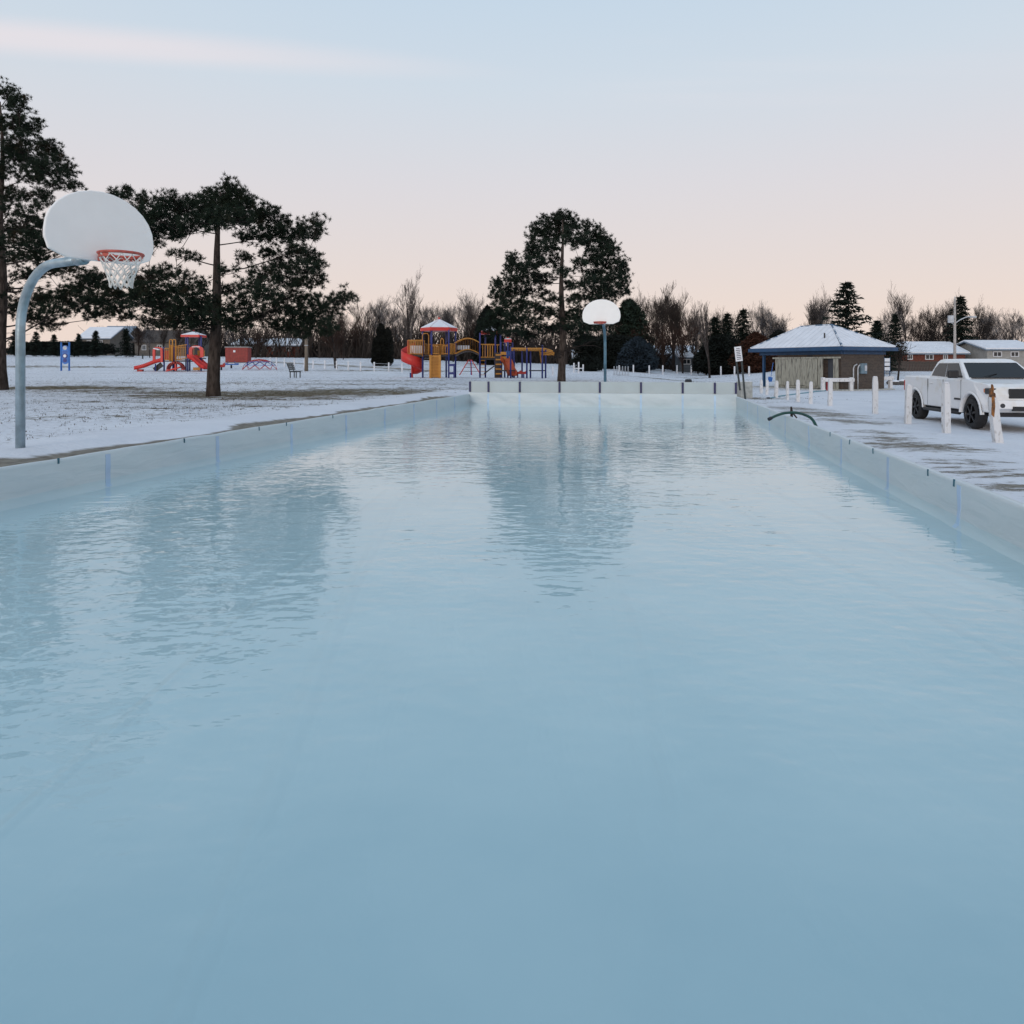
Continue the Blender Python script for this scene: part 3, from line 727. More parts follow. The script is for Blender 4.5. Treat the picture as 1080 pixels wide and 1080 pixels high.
def spruce(name, label, H, Rb, seed, matname='spruce', droop=.25, whorls=22, per=11, pw=.9, base=.06, cat='spruce tree', group=None, tuft=.42, gap=0):
    q = random.Random(seed); t = thing(name, label, cat, (0, 0, 0), 0, group)
    MB().tube([(0, 0, -.1), (0, 0, H * .5), (0, 0, H * .97)], [H * .018, H * .010, .015], 6).build('trunk', M['bark_dark'], t, smooth=True)
    fo = MB()
    for w_ in range(whorls):
        f = base + (1 - base) * ((w_ + .5) / whorls) ** .92; h = H * f; r_ = Rb * (1 - f) ** pw + .12
        for k in range(per):
            if gap and q.random() < gap: continue
            a = 2 * PI * (k + q.random()) / per; rl = r_ * q.uniform(.55, 1.18); n = max(3, int(rl / .28)); h = H * min(.985, f + q.uniform(-.6, .6) / whorls)
            for i in range(n):
                u = (i + .6) / n; c = Vector((math.cos(a) * rl * u, math.sin(a) * rl * u, h - droop * rl * u * (1.1 - .45 * u) + q.uniform(-.06, .06)))
                d0 = Vector((math.cos(a), math.sin(a), -.15))
                for _ in range(5):
                    d = (d0 + Vector((q.gauss(0, .7), q.gauss(0, .7), q.gauss(-.12, .45)))).normalized(); s_ = d.cross(Vector((q.uniform(-1, 1), q.uniform(-1, 1), 1.0))).normalized() * tuft * .17
                    l_ = tuft * q.uniform(.6, 1.15); fo.tri(c - s_, c + s_, c + d * l_)
    for _ in range(24):
        c = Vector((0, 0, H * q.uniform(.9, 1.0))); d = Vector((q.gauss(0, .5), q.gauss(0, .5), 1)).normalized(); s_ = Vector((d.y, -d.x, .1)).normalized() * .05
        fo.tri(c - s_, c + s_, c + d * .3)
    fo.build('crown', M[matname], t)
    return t
def bushy(name, label, w, dp, H, seed, matname, n, tuft=.35, cat='hedge', group=None, shape=.5, stems=3, fill=.5):
    """a dense evergreen: leaf tufts through an egg-shaped volume"""
    q = random.Random(seed); t = thing(name, label, cat, (0, 0, 0), 0, group); fo = MB(); st = MB()
    for i in range(stems):
        a = (i + .5) / stems * 2 - 1; st.tube([(a * w * .3, 0, -.1), (a * w * .35, q.uniform(-.1, .1), H * .45), (a * w * .3, 0, H * .8)], [.09, .06, .02], 5)
    st.build('stem', M['bark_dark'], t)
    for _ in range(n):
        f = q.random(); prof = min(1, (f / .12) ** .5) * (1 - f ** 2.2) ** shape if f > 0 else 0
        a = q.uniform(0, 2 * PI); r_ = q.random() ** fill; bump = 1 + .30 * noise.noise(Vector((math.cos(a) * 2 + seed, math.sin(a) * 2, f * H * .8)))
        c = Vector((math.cos(a) * w / 2 * prof * r_ * bump, math.sin(a) * dp / 2 * prof * r_ * bump, f * H * (1 + .05 * noise.noise(Vector((math.cos(a) * 3, seed, 5))))))
        for _ in range(3):
            d = Vector((q.gauss(0, 1), q.gauss(0, 1), q.gauss(.35, 1))).normalized(); s_ = d.orthogonal().normalized() * tuft * .24; fo.tri(c - s_, c + s_, c + d * tuft * q.uniform(.6, 1.1))
    fo.build('crown', M[matname], t)
    return t

G1 = 'leafless trees of the thicket behind the playground'
L1 = 'leafless grey tree in the far thicket behind the playground'
v1 = bare_tree('bare_tree', L1, 'twig_frost', 9.0, 31, group=G1, counts=(8, 7, 6, 4))
v2 = bare_tree('bare_tree', L1, 'twig', 8.0, 32, group=G1, spread=.5, counts=(8, 7, 6, 4))
v3 = bare_tree('bare_tree', L1, 'twig_grey', 8.5, 33, group=G1, spread=.45, up=.4, counts=(8, 7, 6, 4))
v4 = bare_tree('bare_tree', L1, 'twig_red', 6.5, 34, group=G1, spread=.6, counts=(8, 7, 6, 4), trunk_frac=.12)
VV = [v1, v2, v3, v4]; used = set(); q = random.Random(99)
ZN = [(225, 'behind the small play structure'), (300, 'behind the dome climber'), (345, 'behind the timber post'), (393, 'behind the small slanting tree'), (415, 'around the columnar cedars'), (450, 'behind the spiral slide'),
      (486, 'behind the bridge of the play structure'), (530, 'behind the second play tower'), (636, 'behind the tall pine'), (666, 'behind the far hoop and hedge'), (689, 'behind the blue spruce'), (733, 'behind the round leafless tree'),
      (778, 'behind the leaning sign'), (812, 'behind the rusty oak'), (850, 'over the left end of the shelter roof'), (900, 'over the peak of the shelter roof'), (961, 'right of the shelter roof'), (1008, 'behind the brick bungalow'), (2000, 'behind the pale house at the right edge')]
def put(vi, px, D, top, zone):
    """a thicket tree whose top reaches picture height `top`"""
    p = Vector((X(px, D), D, gz(X(px, D), D))); hh = [9.0, 8.0, 8.5, 6.5][vi] * .98
    s_ = max(.3, (Z(top, D) - p.z) / hh)
    r_ = q.uniform(0, 6.28); lb = ('frosted', 'dark', 'grey', 'low reddish')[vi] + ' leafless tree in the far thicket ' + next(z for m_, z in ZN if px < m_)
    if vi not in used:
        used.add(vi); o = VV[vi]; o.location = p; o.rotation_euler = (0, 0, r_); o.scale = (s_,) * 3; o['label'] = lb
    else: o = copy_thing(VV[vi], p, r_, s_, lb)
    return o
for px, top, vi in [(345, 335, 0), (356, 342, 3), (366, 334, 2), (376, 338, 3), (384, 326, 1), (391, 323, 0), (398, 328, 0), (408, 332, 1), (418, 330, 0), (425, 334, 2), (440, 330, 0), (450, 328, 1), (460, 332, 0), (468, 330, 0),
                    (478, 334, 2), (487, 328, 0), (495, 326, 2), (503, 320, 0), (512, 330, 1), (372, 350, 3), (388, 352, 3), (330, 340, 0), (318, 345, 1), (362, 352, 3), (352, 354, 3),
                    (470, 348, 3), (446, 346, 3), (500, 346, 3), (525, 336, 1), (545, 350, 3), (565, 350, 2), (582, 352, 3), (605, 350, 1), (622, 345, 0), (300, 348, 2), (285, 346, 1), (270, 350, 3), (258, 346, 1), (243, 342, 0), (232, 346, 3), (214, 344, 1), (200, 342, 2), (186, 345, 3), (172, 342, 1), (158, 345, 0), (146, 344, 3)]:
    put(vi, px, q.uniform(98, 120), top, 'left of the tall pine')
for px, top, vi in [(640, 330, 2), (652, 336, 1), (664, 328, 2), (672, 322, 2), (680, 324, 1), (690, 322, 2), (700, 324, 1), (722, 330, 2), (730, 338, 1), (736, 334, 2), (742, 340, 0), (770, 334, 1), (797, 330, 0), (803, 334, 2), (808, 335, 0), (815, 342, 0), (822, 346, 2), (829, 350, 0), (840, 352, 1),
                    (748, 345, 3), (760, 344, 3), (776, 345, 3), (668, 344, 3), (684, 345, 3), (700, 348, 3), (720, 345, 3)]:
    put(vi, px, q.uniform(88, 104), top, 'between the tall pine and the shelter')
for px, top, vi in [(852, 326, 2), (858, 330, 0), (868, 322, 2), (935, 336, 0), (956, 318, 2), (966, 342, 1), (972, 338, 3), (980, 334, 1), (990, 330, 1), (998, 326, 2), (1003, 336, 3), (1030, 330, 2), (1036, 338, 0), (1042, 342, 1), (1050, 340, 0), (1062, 340, 1), (1072, 336, 0), (985, 345, 3), (1020, 345, 3)]:
    put(vi, px, q.uniform(88, 102), top, 'behind the shelter and the truck')
# single trees one can pick out
tall = bare_tree('bare_tree', 'tallest leafless tree with spreading limbs behind the hexagonal play tower', 'twig_grey', 10.2, 47, trunk_frac=.25, spread=.42, up=.35, r0=.22, counts=(8, 6, 5, 4)); place(tall, 432, 384, 88); tall.scale = (1, 1, 1); tall.scale = tuple([(Z(302, 88) - tall.location.z) / 10.2] * 3)
lean = bare_tree('bare_tree', 'small leafless tree with a slanting trunk beside the timber post', 'twig_red', 5.2, 52, trunk_frac=.28, spread=.6, up=.15, r0=.17, counts=(8, 6, 5, 4)); place(lean, 354.5, 388.5, None, 1.0, 1.15)
lean.rotation_euler = (0, R(-7), .4)
rnd_t = bare_tree('bare_tree', 'round dense leafless tree with a short trunk beyond the far hoop', 'twig', 7.0, 61, trunk_frac=.26, spread=.5, up=.5, r0=.17, counts=(12, 8, 5, 4)); place(rnd_t, 710.5, 391.5); rnd_t.scale = tuple([(Z(322, rnd_t.location.y) - rnd_t.location.z) / 6.4] * 3)
thin = bare_tree('bare_tree', 'slim young leafless tree with a straight dark stem near the leaning sign', 'twig_grey', 6.0, 66, trunk_frac=.3, spread=.32, up=.5, r0=.10, counts=(10, 5, 4)); place(thin, 748.5, 398.8); thin.scale = tuple([(Z(318, thin.location.y) - thin.location.z) / 6.3] * 3)
sh = bare_tree('bare_tree', 'small dark leafless tree just right of the park shelter', 'twig', 3.6, 70, trunk_frac=.45, spread=.6, up=.3, r0=.09, counts=(7, 5, 4)); place(sh, 947, 405); sh.scale = tuple([(Z(358, sh.location.y) - sh.location.z) / 3.5] * 3)

# undergrowth: countless stems at the back of the thicket
q = random.Random(17); un = MB()
for _ in range(9000):
    px = q.uniform(120, 1085); D = q.uniform(103, 128) if px > 250 else q.uniform(126, 140); x = X(px, D); b = Vector((x, D, gz(x, D) - .1)); h = q.uniform(1.5, 6.0) * (1 if px < 640 else .85)
    d = Vector((q.gauss(0, .40), q.gauss(0, .3), 1)); un.tube([b, b + d * h * .5, b + d * h + Vector((q.gauss(0, .3), 0, 0))], [.09, .065, .02], 3, cap=False)
tag(un.build('undergrowth', M['twig']), 'dark tangle of brush and saplings at the back of the park', 'brush', kind='stuff')

# evergreens
def ever(t, px, base, top, D=None, rz=0, H=1.0):
    p = gp(px, base) if D is None else Vector((X(px, D), D, gz(X(px, D), D))); s_ = (Z(top, p.y) - p.z) / H
    t.location = p; t.scale = (s_,) * 3; t.rotation_euler = (0, 0, rz); return t
ever(spruce('big_spruce', 'large dark spruce rising behind the shelter roof', 10, 3.9, 1, droop=-.12, whorls=20, per=10, tuft=.6, gap=.12, pw=.72), 892, 0, 298, 66, 0, 10)
ever(spruce('spruce', 'lower spreading spruce beside the large one behind the shelter', 7, 3.2, 2, droop=.1, tuft=.5), 925, 0, 338, 70, .4, 7)
ever(spruce('spruce', 'slim pointed spruce between the shelter roof and the brick house', 8, 2.2, 3, droop=.05, tuft=.45, gap=.15), 944, 0, 331, 80, .4, 8)
ever(spruce('spruce', 'tall full spruce behind the utility pole with the street lamp', 11, 2.9, 4, droop=.3, pw=.62, tuft=.5, per=14), 1013, 0, 312, 86, .2, 11)
ever(spruce('spruce', 'dark spruce just left of the shelter with the widest crown', 10, 2.7, 5, droop=.2, pw=.6, tuft=.5, per=13), 784, 0, 326, 92, .7, 10)
ever(spruce('spruce', 'dark spruce with a knobbly top in the middle of three', 10, 2.3, 6, droop=.2, pw=.6, tuft=.5, per=12), 767, 0, 330, 90, 1.3, 10)
ever(spruce('spruce', 'dark spruce behind the slim young tree, lowest of three', 9, 2.4, 7, droop=.2, pw=.6, tuft=.5, per=12), 754, 0, 334, 91, 2.2, 9)
ever(bushy('dark_evergreen', 'dark rounded evergreen behind the leaning sign', 8, 5, 5.2, 8, 'hedge', 5200, .5, 'evergreen'), 762, 0, 355, 84, 0, 5.2)
ever(bushy('rusty_oak', 'oak still holding rust brown leaves left of the shelter', 8.5, 6, 6.0, 9, 'oak_leaf', 3400, .38, 'oak tree', fill=.85, shape=.8), 797, 0, 351, 80, 0, 6)
ever(bushy('dark_evergreen', 'black looking evergreen between the rusty oak and the shelter roof', 5, 4, 5.5, 10, 'hedge', 3200, .5, 'evergreen'), 822, 0, 350, 86, 0, 5.5)
ever(bushy('clipped_hedge', 'wide dark cedar hedge behind the far hoop', 10.5, 3.5, 4.4, 11, 'hedge', 8000, .4, 'hedge', shape=.18, stems=6), 643, 0, 355, 88, 0, 4.4)
ever(bushy('blue_spruce', 'squat blue spruce in front of the dark cedar hedge', 5.6, 5, 4.4, 12, 'spruce_blue', 4600, .42, 'spruce tree', shape=.6), 672, 0, 357, 82, 0, 4.4)
ever(bushy('side_pine', 'rounded pine branch mass rising right of the far hoop', 5.5, 4, 7.5, 13, 'pine2', 2600, .5, 'pine tree', shape=.5, fill=.8), 664, 0, 318, 94, 0, 7.5)
for px, top, lb in [(402, 343, 'tallest columnar cedar left of the spiral slide'), (409, 347, 'shorter columnar cedar nearest the spiral slide'), (396.5, 356, 'lowest bushy cedar at the foot of the columnar pair')]:
    ever(bushy('columnar_cedar', lb, 1.55, 1.4, 5, int(px), 'cedar', 2400, .3, 'cedar', 'columnar cedars', shape=.35, stems=1), px, 0, top, 84, 0, 5)
for px, top, w_, lb in [(38, 350, 2.6, 'young spruce nearest the galvanised pole at the field edge'), (57, 353, 2.4, 'young spruce behind the blue play panel at the field edge'), (83, 352, 2.6, 'young spruce in front of the snowy roofed house, left one'), (101, 349, 2.7, 'young spruce in front of the snowy roofed house, right one'), (133, 347, 3.0, 'spruce right of the snowy roofed house'), (16, 348, 2.8, 'young spruce left of the galvanised pole')]:
    ever(spruce('young_spruce', lb, 5, 1.75, int(px) + 3, droop=.2, whorls=14, tuft=.45, group='young spruces along the field edge'), px, 0, top, 100, px, 5)
ever(bushy('clipped_hedge', 'long low dark hedge along the left edge of the field', 22, 2.5, 2.6, 88, 'hedge', 9000, .4, 'hedge', shape=.12, stems=8), 62, 0, 361, 106, 0, 2.6)
ever(bushy('dark_shrub', 'low dark shrub beside the white posts behind the tall pine', 3.6, 2.4, 1.6, 14, 'hedge', 1200, .3, 'shrub'), 622, 391.5, 377, None, 0, 1.6)
ever(bushy('dark_evergreen', 'dark evergreen peeking out left of the tall pine', 3.5, 3.5, 6, 15, 'hedge', 2600, .45, 'evergreen', shape=.7), 514, 0, 325, 92, 0, 6)

# ------------------------------------------------------------------ houses far behind
def house(name, label, px0, px1, eave, ridge, D, wall_m, roof_m='snow', wins=(), dep=7.0, hip=0.0, chim=None, over=.4, base_drop=.3):
    x0, x1 = X(px0, D), X(px1, D); cx = (x0 + x1) / 2; g = gz(cx, D); t = thing(name, label, 'house', (cx, D, g), 0)
    w = x1 - x0; ez = Z(eave, D) - g; rz = Z(ridge, D + dep / 2) - g
    MB().box((0, dep / 2, (ez - base_drop) / 2), (w, dep, ez + base_drop)).build('wall', M[wall_m], t)
    if hip < .999:
        gbl = MB()
        for sx in (-1, 1):
            if hip == 0: MB().prism([(0, ez), (dep, ez), (dep / 2, rz - .08)], lambda u, v, s, sx=sx: (sx * (w / 2 - .12 * s), u, v + .001)).build('gable', M[wall_m], t, fix=True)
    a = w / 2 + over; hx = w / 2 * (1 - hip) + (over if hip == 0 else 0); sl_ = (rz - ez) / (dep / 2 + 0); dz = over * sl_
    def roofmesh(th, grow):
        m_ = MB(); A1 = [(-a - grow, -over - grow, ez - dz), (a + grow, -over - grow, ez - dz), (hx + grow, dep / 2, rz), (-hx - grow, dep / 2, rz)]
        B1 = [(a + grow, dep + over + grow, ez - dz), (-a - grow, dep + over + grow, ez - dz), (-hx - grow, dep / 2, rz), (hx + grow, dep / 2, rz)]
        n = 0; up = lambda p, k: (p[0], p[1], p[2] + k)
        for q4 in (A1, B1):
            k = len(m_.v); m_.v += [up(p, th) for p in q4] + [up(p, 0) for p in q4]
            m_.f += [(k, k + 1, k + 2, k + 3), (k + 7, k + 6, k + 5, k + 4), (k, k + 4, k + 5, k + 1), (k + 1, k + 5, k + 6, k + 2), (k + 3, k + 2, k + 6, k + 7), (k, k + 3, k + 7, k + 4)]
        if hip > 0:
            for sx in (-1, 1):
                m_.tri((sx * (a + grow), -over - grow, ez - dz + th), (sx * (a + grow), dep + over + grow, ez - dz + th), (sx * (hx + grow), dep / 2, rz + th))
        return m_
    rf = roofmesh(.12, 0).build('roof', M['brown_roof' if roof_m == 'brown' else 'slate'], t, fix=True)
    if roof_m == 'snow':
        s_ = roofmesh(.14, -.05).build('snow_cover', M['snow'], rf, fix=True); s_.location = (0, 0, .125)
    if chim: MB().box((X(chim, D) - cx, dep / 2, rz + .25), (.6, .6, 1.0)).build('chimney', M['brick_house'], rf)
    for (a0, a1, b0, b1) in wins:
        wx0, wx1 = X(a0, D) - cx, X(a1, D) - cx; z0, z1 = Z(b1, D) - g, Z(b0, D) - g
        f = MB()
        for (c, s3) in (((wx0, 0, (z0 + z1) / 2), (.1, .12, z1 - z0 + .1)), ((wx1, 0, (z0 + z1) / 2), (.1, .12, z1 - z0 + .1)), (((wx0 + wx1) / 2, 0, z0), (wx1 - wx0, .14, .1)), (((wx0 + wx1) / 2, 0, z1), (wx1 - wx0, .14, .1)), (((wx0 + wx1) / 2, -.01, (z0 + z1) / 2), (.07, .1, z1 - z0))): f.box(c, s3)
        wn = f.build('window', M['frame'], t)
        MB().box(((wx0 + wx1) / 2, -.01, (z0 + z1) / 2), (wx1 - wx0 - .05, .05, z1 - z0 - .05)).build('pane', M['pane'], wn)
    return t
house('brick_bungalow', 'red brick bungalow with a snowy roof behind the pickup truck', 951, 1018, 372.5, 362.5, 82, 'brick_house', wins=[(957.5, 962, 374, 379), (976, 984, 374, 379), (995, 999, 374, 379)], chim=None)
house('white_house', 'pale house with a snowy roof at the far right', 1041, 1092, 368.5, 361, 80, 'cream', wins=[(1047.5, 1056, 371, 376), (1066, 1074, 371, 376)])
house('brown_house', 'low dark brick house with a snowy roof behind the dome climber', 281, 315, 364.5, 358.5, 106, 'brick_house', wins=[(287, 291, 366, 370), (302, 307, 366, 370)])
house('grey_house', 'grey white house with a snowy roof behind the red container', 247, 279, 363.5, 358.5, 110, 'cream', wins=[(259, 262, 365, 370), (270, 273, 365, 370)])
house('snow_roofed_house', 'house with a bright snowy roof seen under the leaning pine', 84, 116, 356.5, 346.5, 118, 'taupe', wins=[(92, 96, 359, 364), (104, 108, 359, 364)])
house('blue_roofed_house', 'house with a bare blue grey roof right of the bright snowy one', 104, 131, 356, 344.5, 126, 'taupe', roof_m='none')
house('taupe_house', 'taupe house behind the small play structure with slides', 142, 205, 360, 349, 114, 'taupe', roof_m='brown', wins=[(150, 154, 364, 369), (166, 171, 364, 369)])
house('green_shed', 'small grey shed with snow on its roof beyond the round leafless tree', 717, 730, 377, 373.5, 98, 'greyside', wins=[(720.5, 728, 379, 384)], dep=4)
house('grey_bungalow', 'grey bungalow with patchy snow on its roof beyond the round leafless tree', 690, 736, 373.5, 366, 108, 'greyside', wins=[(698, 703, 376, 382)])
house('low_house', 'low house with a snowy roof left of the dark hedge', 606, 631, 377.5, 371, 104, 'taupe', wins=[(612, 616, 380, 385)])
house('far_house', 'house with a sliver of snowy roof left of the rusty oak', 766, 786, 366, 361, 112, 'greyside', wins=[(770, 774, 369, 374)])
# board fence before the brick bungalow
D = 74; t = thing('board_fence', 'brown board fence in front of the red brick bungalow', 'fence', (X(970, D), D, gz(X(970, D), D)), R(2)); q = random.Random(4)
w = X(1034, D) - X(934, D); n = int(w / .30); hF = Z(380.5, D) - t.location.z; pk = MB().box((0, 0, 0), (.275, .03, hF)).mesh('board'); pk.materials.append(M['fence_wood'])
for i in range(n):
    o = bpy.data.objects.new('board', pk); col.objects.link(o); o.parent = t; o.location = (-w * .4 + .30 * i, q.uniform(-.012, .012), hF / 2 - .05 + q.uniform(-.03, .03))
for z in (.35, hF - .3): MB().box((w * .1, .05, z), (w, .05, .09)).build('rail', M['fence_wood'], t)

# ------------------------------------------------------------------ white posts with cable along the back of the park
pst = [285, 291.6, 300, 310.5, 321, 330.3, 342.7, 355, 367.4, 380.3, 394.7, 410, 424, 438]
D0 = 76; c0 = Vector((X(355, D0), D0, gz(X(355, D0), D0))); fen = thing('post_and_cable_fence', 'row of white posts strung with cables behind the dome climber and bench', 'fence', c0)
tops = []
for i, px in enumerate(pst):
    D = lerp(84, 70, i / (len(pst) - 1)); x = X(px, D); g = gz(x, D); h = .95
    MB().box((x - c0.x, D - c0.y, g - c0.z + h / 2 - .05), (.13, .13, h + .1)).build('post', M['white_far'], fen); tops.append(Vector((x - c0.x, D - c0.y, g - c0.z + h)))
for dz in (.15, .5):
    MB().tube([p - Vector((0, 0, dz)) for p in tops], .014, 4).build('cable', M['conduit'], fen)
rp = MB(); rows = []
for i in range(40):
    px = lerp(272, 470, i / 39); D = lerp(90, 73, i / 39); r_ = []
    for k in range(5):
        dd = D + k * .6; x = X(px, dd); r_.append((x, dd, gz(x, dd) + .03))
    rows.append(r_)
M['path'] = mat('gravel_path', (.26, .22, .17), .9, .25, 1.2, c2=(.55, .55, .56), thr=(.40, .50))
rp.grid(rows); tag(rp.build('path', M['path'], fix=True), kind='structure')

def far_post(px, top, base, label, group):
    p = gp(px, base); h = Z(top, p.y) - p.z
    t = MB().box((0, 0, h / 2 - .03), (.14, .14, h)); k = len(t.v)
    o = t.build('white_post', M['white_far'], None, bevel=.02); o.location = p; tag(o, label, 'post', group)
GP = 'white posts across the back of the park'
far_post(605.3, 382.5, 393, 'white post nearest the trunk of the tall pine', GP)
far_post(610.3, 381.5, 393.5, 'white post, tallest of the three by the low shrub', GP)
far_post(615, 384, 393, 'white post nearest the low dark shrub', GP)
for i, (px, tp_, bs) in enumerate([(653, 385, 392), (668, 384.5, 393), (684.7, 385, 394), (699, 385, 395), (714, 385, 394), (729, 385.5, 395), (744.4, 386.5, 395.5), (760.3, 386, 396), (774.7, 386, 396.5), (790, 386, 396.5)]):
    far_post(px, tp_, bs, 'thin white post number %s from the left behind the far rink boards' % ['one', 'two', 'three', 'four', 'five', 'six', 'seven', 'eight', 'nine', 'ten'][i], GP)
far_post(583, 386, 396, 'white post just left of the trunk of the tall pine', GP)
# small railing between the three posts
p = gp(610, 393.2); t = thing('white_railing', 'low white railing between the posts by the dark shrub', 'railing', p)
MB().box((0, .1, .45), (1.0, .06, .10)).build('rail', M['white_far'], t); MB().box((-.45, .12, .22), (.08, .06, .5)).build('post', M['white_far'], t); MB().box((.45, .12, .22), (.08, .06, .5)).build('post', M['white_far'], t)
# bike rack
p = gp(655, 396.3); t = thing('bicycle_rack', 'grey tube bicycle rack on the snow right of the far hoop', 'bike rack', p)
for i in range(6):
    x = -.62 + i * .25; MB().tube([(x, -.2, -.03), (x, -.2, .75), (x, -.12, .82), (x, .12, .82), (x, .2, .75), (x, .2, -.03)], .022, 6).build('hoop', M['conduit'], t)
for y_ in (-.2, .2): MB().tube([(-.7, y_, .12), (.72, y_, .12)], .02, 6).build('rail', M['conduit'], t)
# black bin
p = gp(726, 406); o = thing('black_drum', 'black drum on its side just behind the far rink boards', 'drum', p)
s_ = S(p.y); r_ = 2.9 / s_; MB().tube([(-3.1 / s_, 0, r_ + .02), (-2.8 / s_, 0, r_ + .02), (2.8 / s_, 0, r_ + .02), (3.1 / s_, 0, r_ + .02)], [r_ * .9, r_, r_, r_ * .9], 16).build('shell', M['black'], o, smooth=False)
for x in (-1.2, 1.2): MB().tube([(x / s_ - .02, 0, r_ + .02), (x / s_ + .02, 0, r_ + .02)], r_ * 1.05, 16).build('rib', M['black'], o)
MB().tube([(-3.2 / s_, 0, r_ + .02), (-3.08 / s_, 0, r_ + .02)], r_ * .25, 8).build('bung', M['black'], o)

# ------------------------------------------------------------------ park shelter
cD = 44.0; corner = Vector((X(888.5, cD), cD, 0)); u = Vector((-.43, .903)); v = Vector((.903, .43)); Lu, Lv = 7.9, 5.05
g0 = .03; sh_o = thing('park_shelter', 'brown brick park shelter with a snowy hipped roof and blue trim', 'shelter', (corner.x, corner.y, g0), 0)
def sp(a, b, z): return Vector((u.x * a + v.x * b, u.y * a + v.y * b, z))
EZ = Z(369.5, cD) - g0; AZ = Z(343.5, 48.4) - g0; FZ = .22
rotu = Matrix.Rotation(math.atan2(u.y, u.x), 3, 'Z')
def sbox(name, a0, a1, b0, b1, z0, z1, m_, parent=None, bevel=0):
    return MB().box(sp((a0 + a1) / 2, (b0 + b1) / 2, (z0 + z1) / 2), (a1 - a0, b1 - b0, z1 - z0), rotu).build(name, m_, parent or sh_o, bevel=bevel)
# roof: metal deck, fascia, hips, snow
r1, r2 = Lu / 2 - 1.0, Lu / 2 + 1.6
top = [sp(0, 0, EZ + FZ), sp(Lu, 0, EZ + FZ), sp(Lu, Lv, EZ + FZ), sp(0, Lv, EZ + FZ), sp(r1, Lv / 2, AZ), sp(r2, Lv / 2, AZ)]
rf = MB(); rf.v = [tuple(p) for p in top]; rf.f = [(0, 4, 5, 1)[::-1], (1, 5, 2)[::-1], (2, 5, 4, 3)[::-1], (3, 4, 0)[::-1], (0, 1, 2, 3)[::-1]]
roof = rf.build('roof', M['blue_trim'], sh_o, fix=True)
sn = MB(); k_ = .985
for f in ((0, 1, 5, 4), (1, 2, 5), (2, 3, 4, 5), (3, 0, 4)):
    c = sum((top[i] for i in f), Vector()) / len(f); pts = [c + (top[i] - c) * (.955 if i < 4 else .97) + Vector((0, 0, .035)) for i in f]; k = len(sn.v)
    sn.v += [tuple(p) for p in pts] + [tuple(p - Vector((0, 0, .03))) for p in pts]; m_ = len(f)
    sn.f.append(tuple(range(k, k + m_))); sn.f.append(tuple(range(k + m_, k + 2 * m_))[::-1])
    for i in range(m_): sn.f.append((k + i, k + m_ + i, k + m_ + (i + 1) % m_, k + (i + 1) % m_))
sn.build('snow_cover', M['snow'], roof, fix=True)
# standing seams showing through the snow
def seam(p0, p1): MB().tube([p0 + Vector((0, 0, .022)), p1 + Vector((0, 0, .022))], .024, 4).build('seam', M['snow_seam'], roof)
M['snow_seam'] = mat('snowy_seam', (.55, .57, .62), .8, .1, 3)
def on_face(A, B, C, Dp, n):
    for i in range(1, n):
        f = i / n; e0 = A.lerp(B, f); side = (f * (B - A).length)
        d1 = (C - A); d2 = (Dp - B); lenab = (B - A).length; ab = (B - A).normalized(); ca = d1.dot(ab); cb = lenab + d2.dot(ab)
        t = side / ca if ca > 0 and side < ca else ((lenab - side) / (lenab - cb) if side > cb else 1.0)
        t = min(1, max(0, t)); perp = d1 - ab * ca; seam(e0 + perp * .03, e0 + perp * (t * .97))
on_face(top[0], top[1], top[4], top[5], 17)
on_face(top[3], top[0], top[4], top[4], 12)
for i, j in ((0, 4), (1, 5), (3, 4), (2, 5), (4, 5)):
    MB().tube([top[i].lerp(top[j], .03 if i < 4 else 0) + Vector((0, 0, .03)), top[j] + Vector((0, 0, .03))], .055, 6).build('ridge_cap', M['blue_cap'] if 'blue_cap' in M else M.setdefault('blue_cap', mat('snowy_blue_cap', (.62, .65, .70), .7, .1, 3, c2=(.05, .11, .19), thr=(.42, .55))), roof)
for (a0, a1, b0, b1) in ((-.03, Lu + .03, -.03, .0), (-.03, Lu + .03, Lv, Lv + .03), (-.03, 0, 0, Lv), (Lu, Lu + .03, 0, Lv)): sbox('fascia', a0, a1, b0, b1, EZ, EZ + FZ + .012, M['blue_trim'], roof)
MB().tube([sp(2.2, 1.0, EZ + .7), sp(2.2, 1.0, EZ + 1.18)], .05, 8).build('vent_pipe', M['black'], roof)
# walls: brick room at the near end, open porch at the far left end
I = .55; ROOM = 5.75
sbox('soffit_beam', I - .06, Lu - I, I - .08, I + .10, EZ - .22, EZ - .002, M['blue_trim']); sbox('soffit_beam', I - .06, Lu - I, Lv - I - .1, Lv - I + .08, EZ - .22, EZ - .002, M['blue_trim'])
sbox('soffit_beam', I - .08, I + .1, I + .11, Lv - I - .11, EZ - .22, EZ - .002, M['blue_trim'])
sbox('slab', .1, Lu - .1, .1, Lv - .1, -.15, .045, M['ply'])
wt = EZ - .225
sbox('wall', I, ROOM, I, I + .2, .045, wt, M['brick']); sbox('wall', I, I + .2, I + .2, Lv - I, .045, wt, M['brick']); sbox('wall', ROOM - .2, ROOM, I + .2, Lv - I, .045, wt, M['brick']); sbox('wall', I + .2, ROOM - .2, Lv - I - .2, Lv - I, .045, wt, M['brick'])
for (a, b) in ((Lu - .75, .7), (Lu - .75, Lv - .7)): sbox('post', a - .08, a + .08, b - .08, b + .08, .045, EZ - .22, M['blue_trim'], bevel=.01)
sbox('vent', 2.75, 3.2, I - .012, I - .002, wt - .14, wt - .02, M['black'])
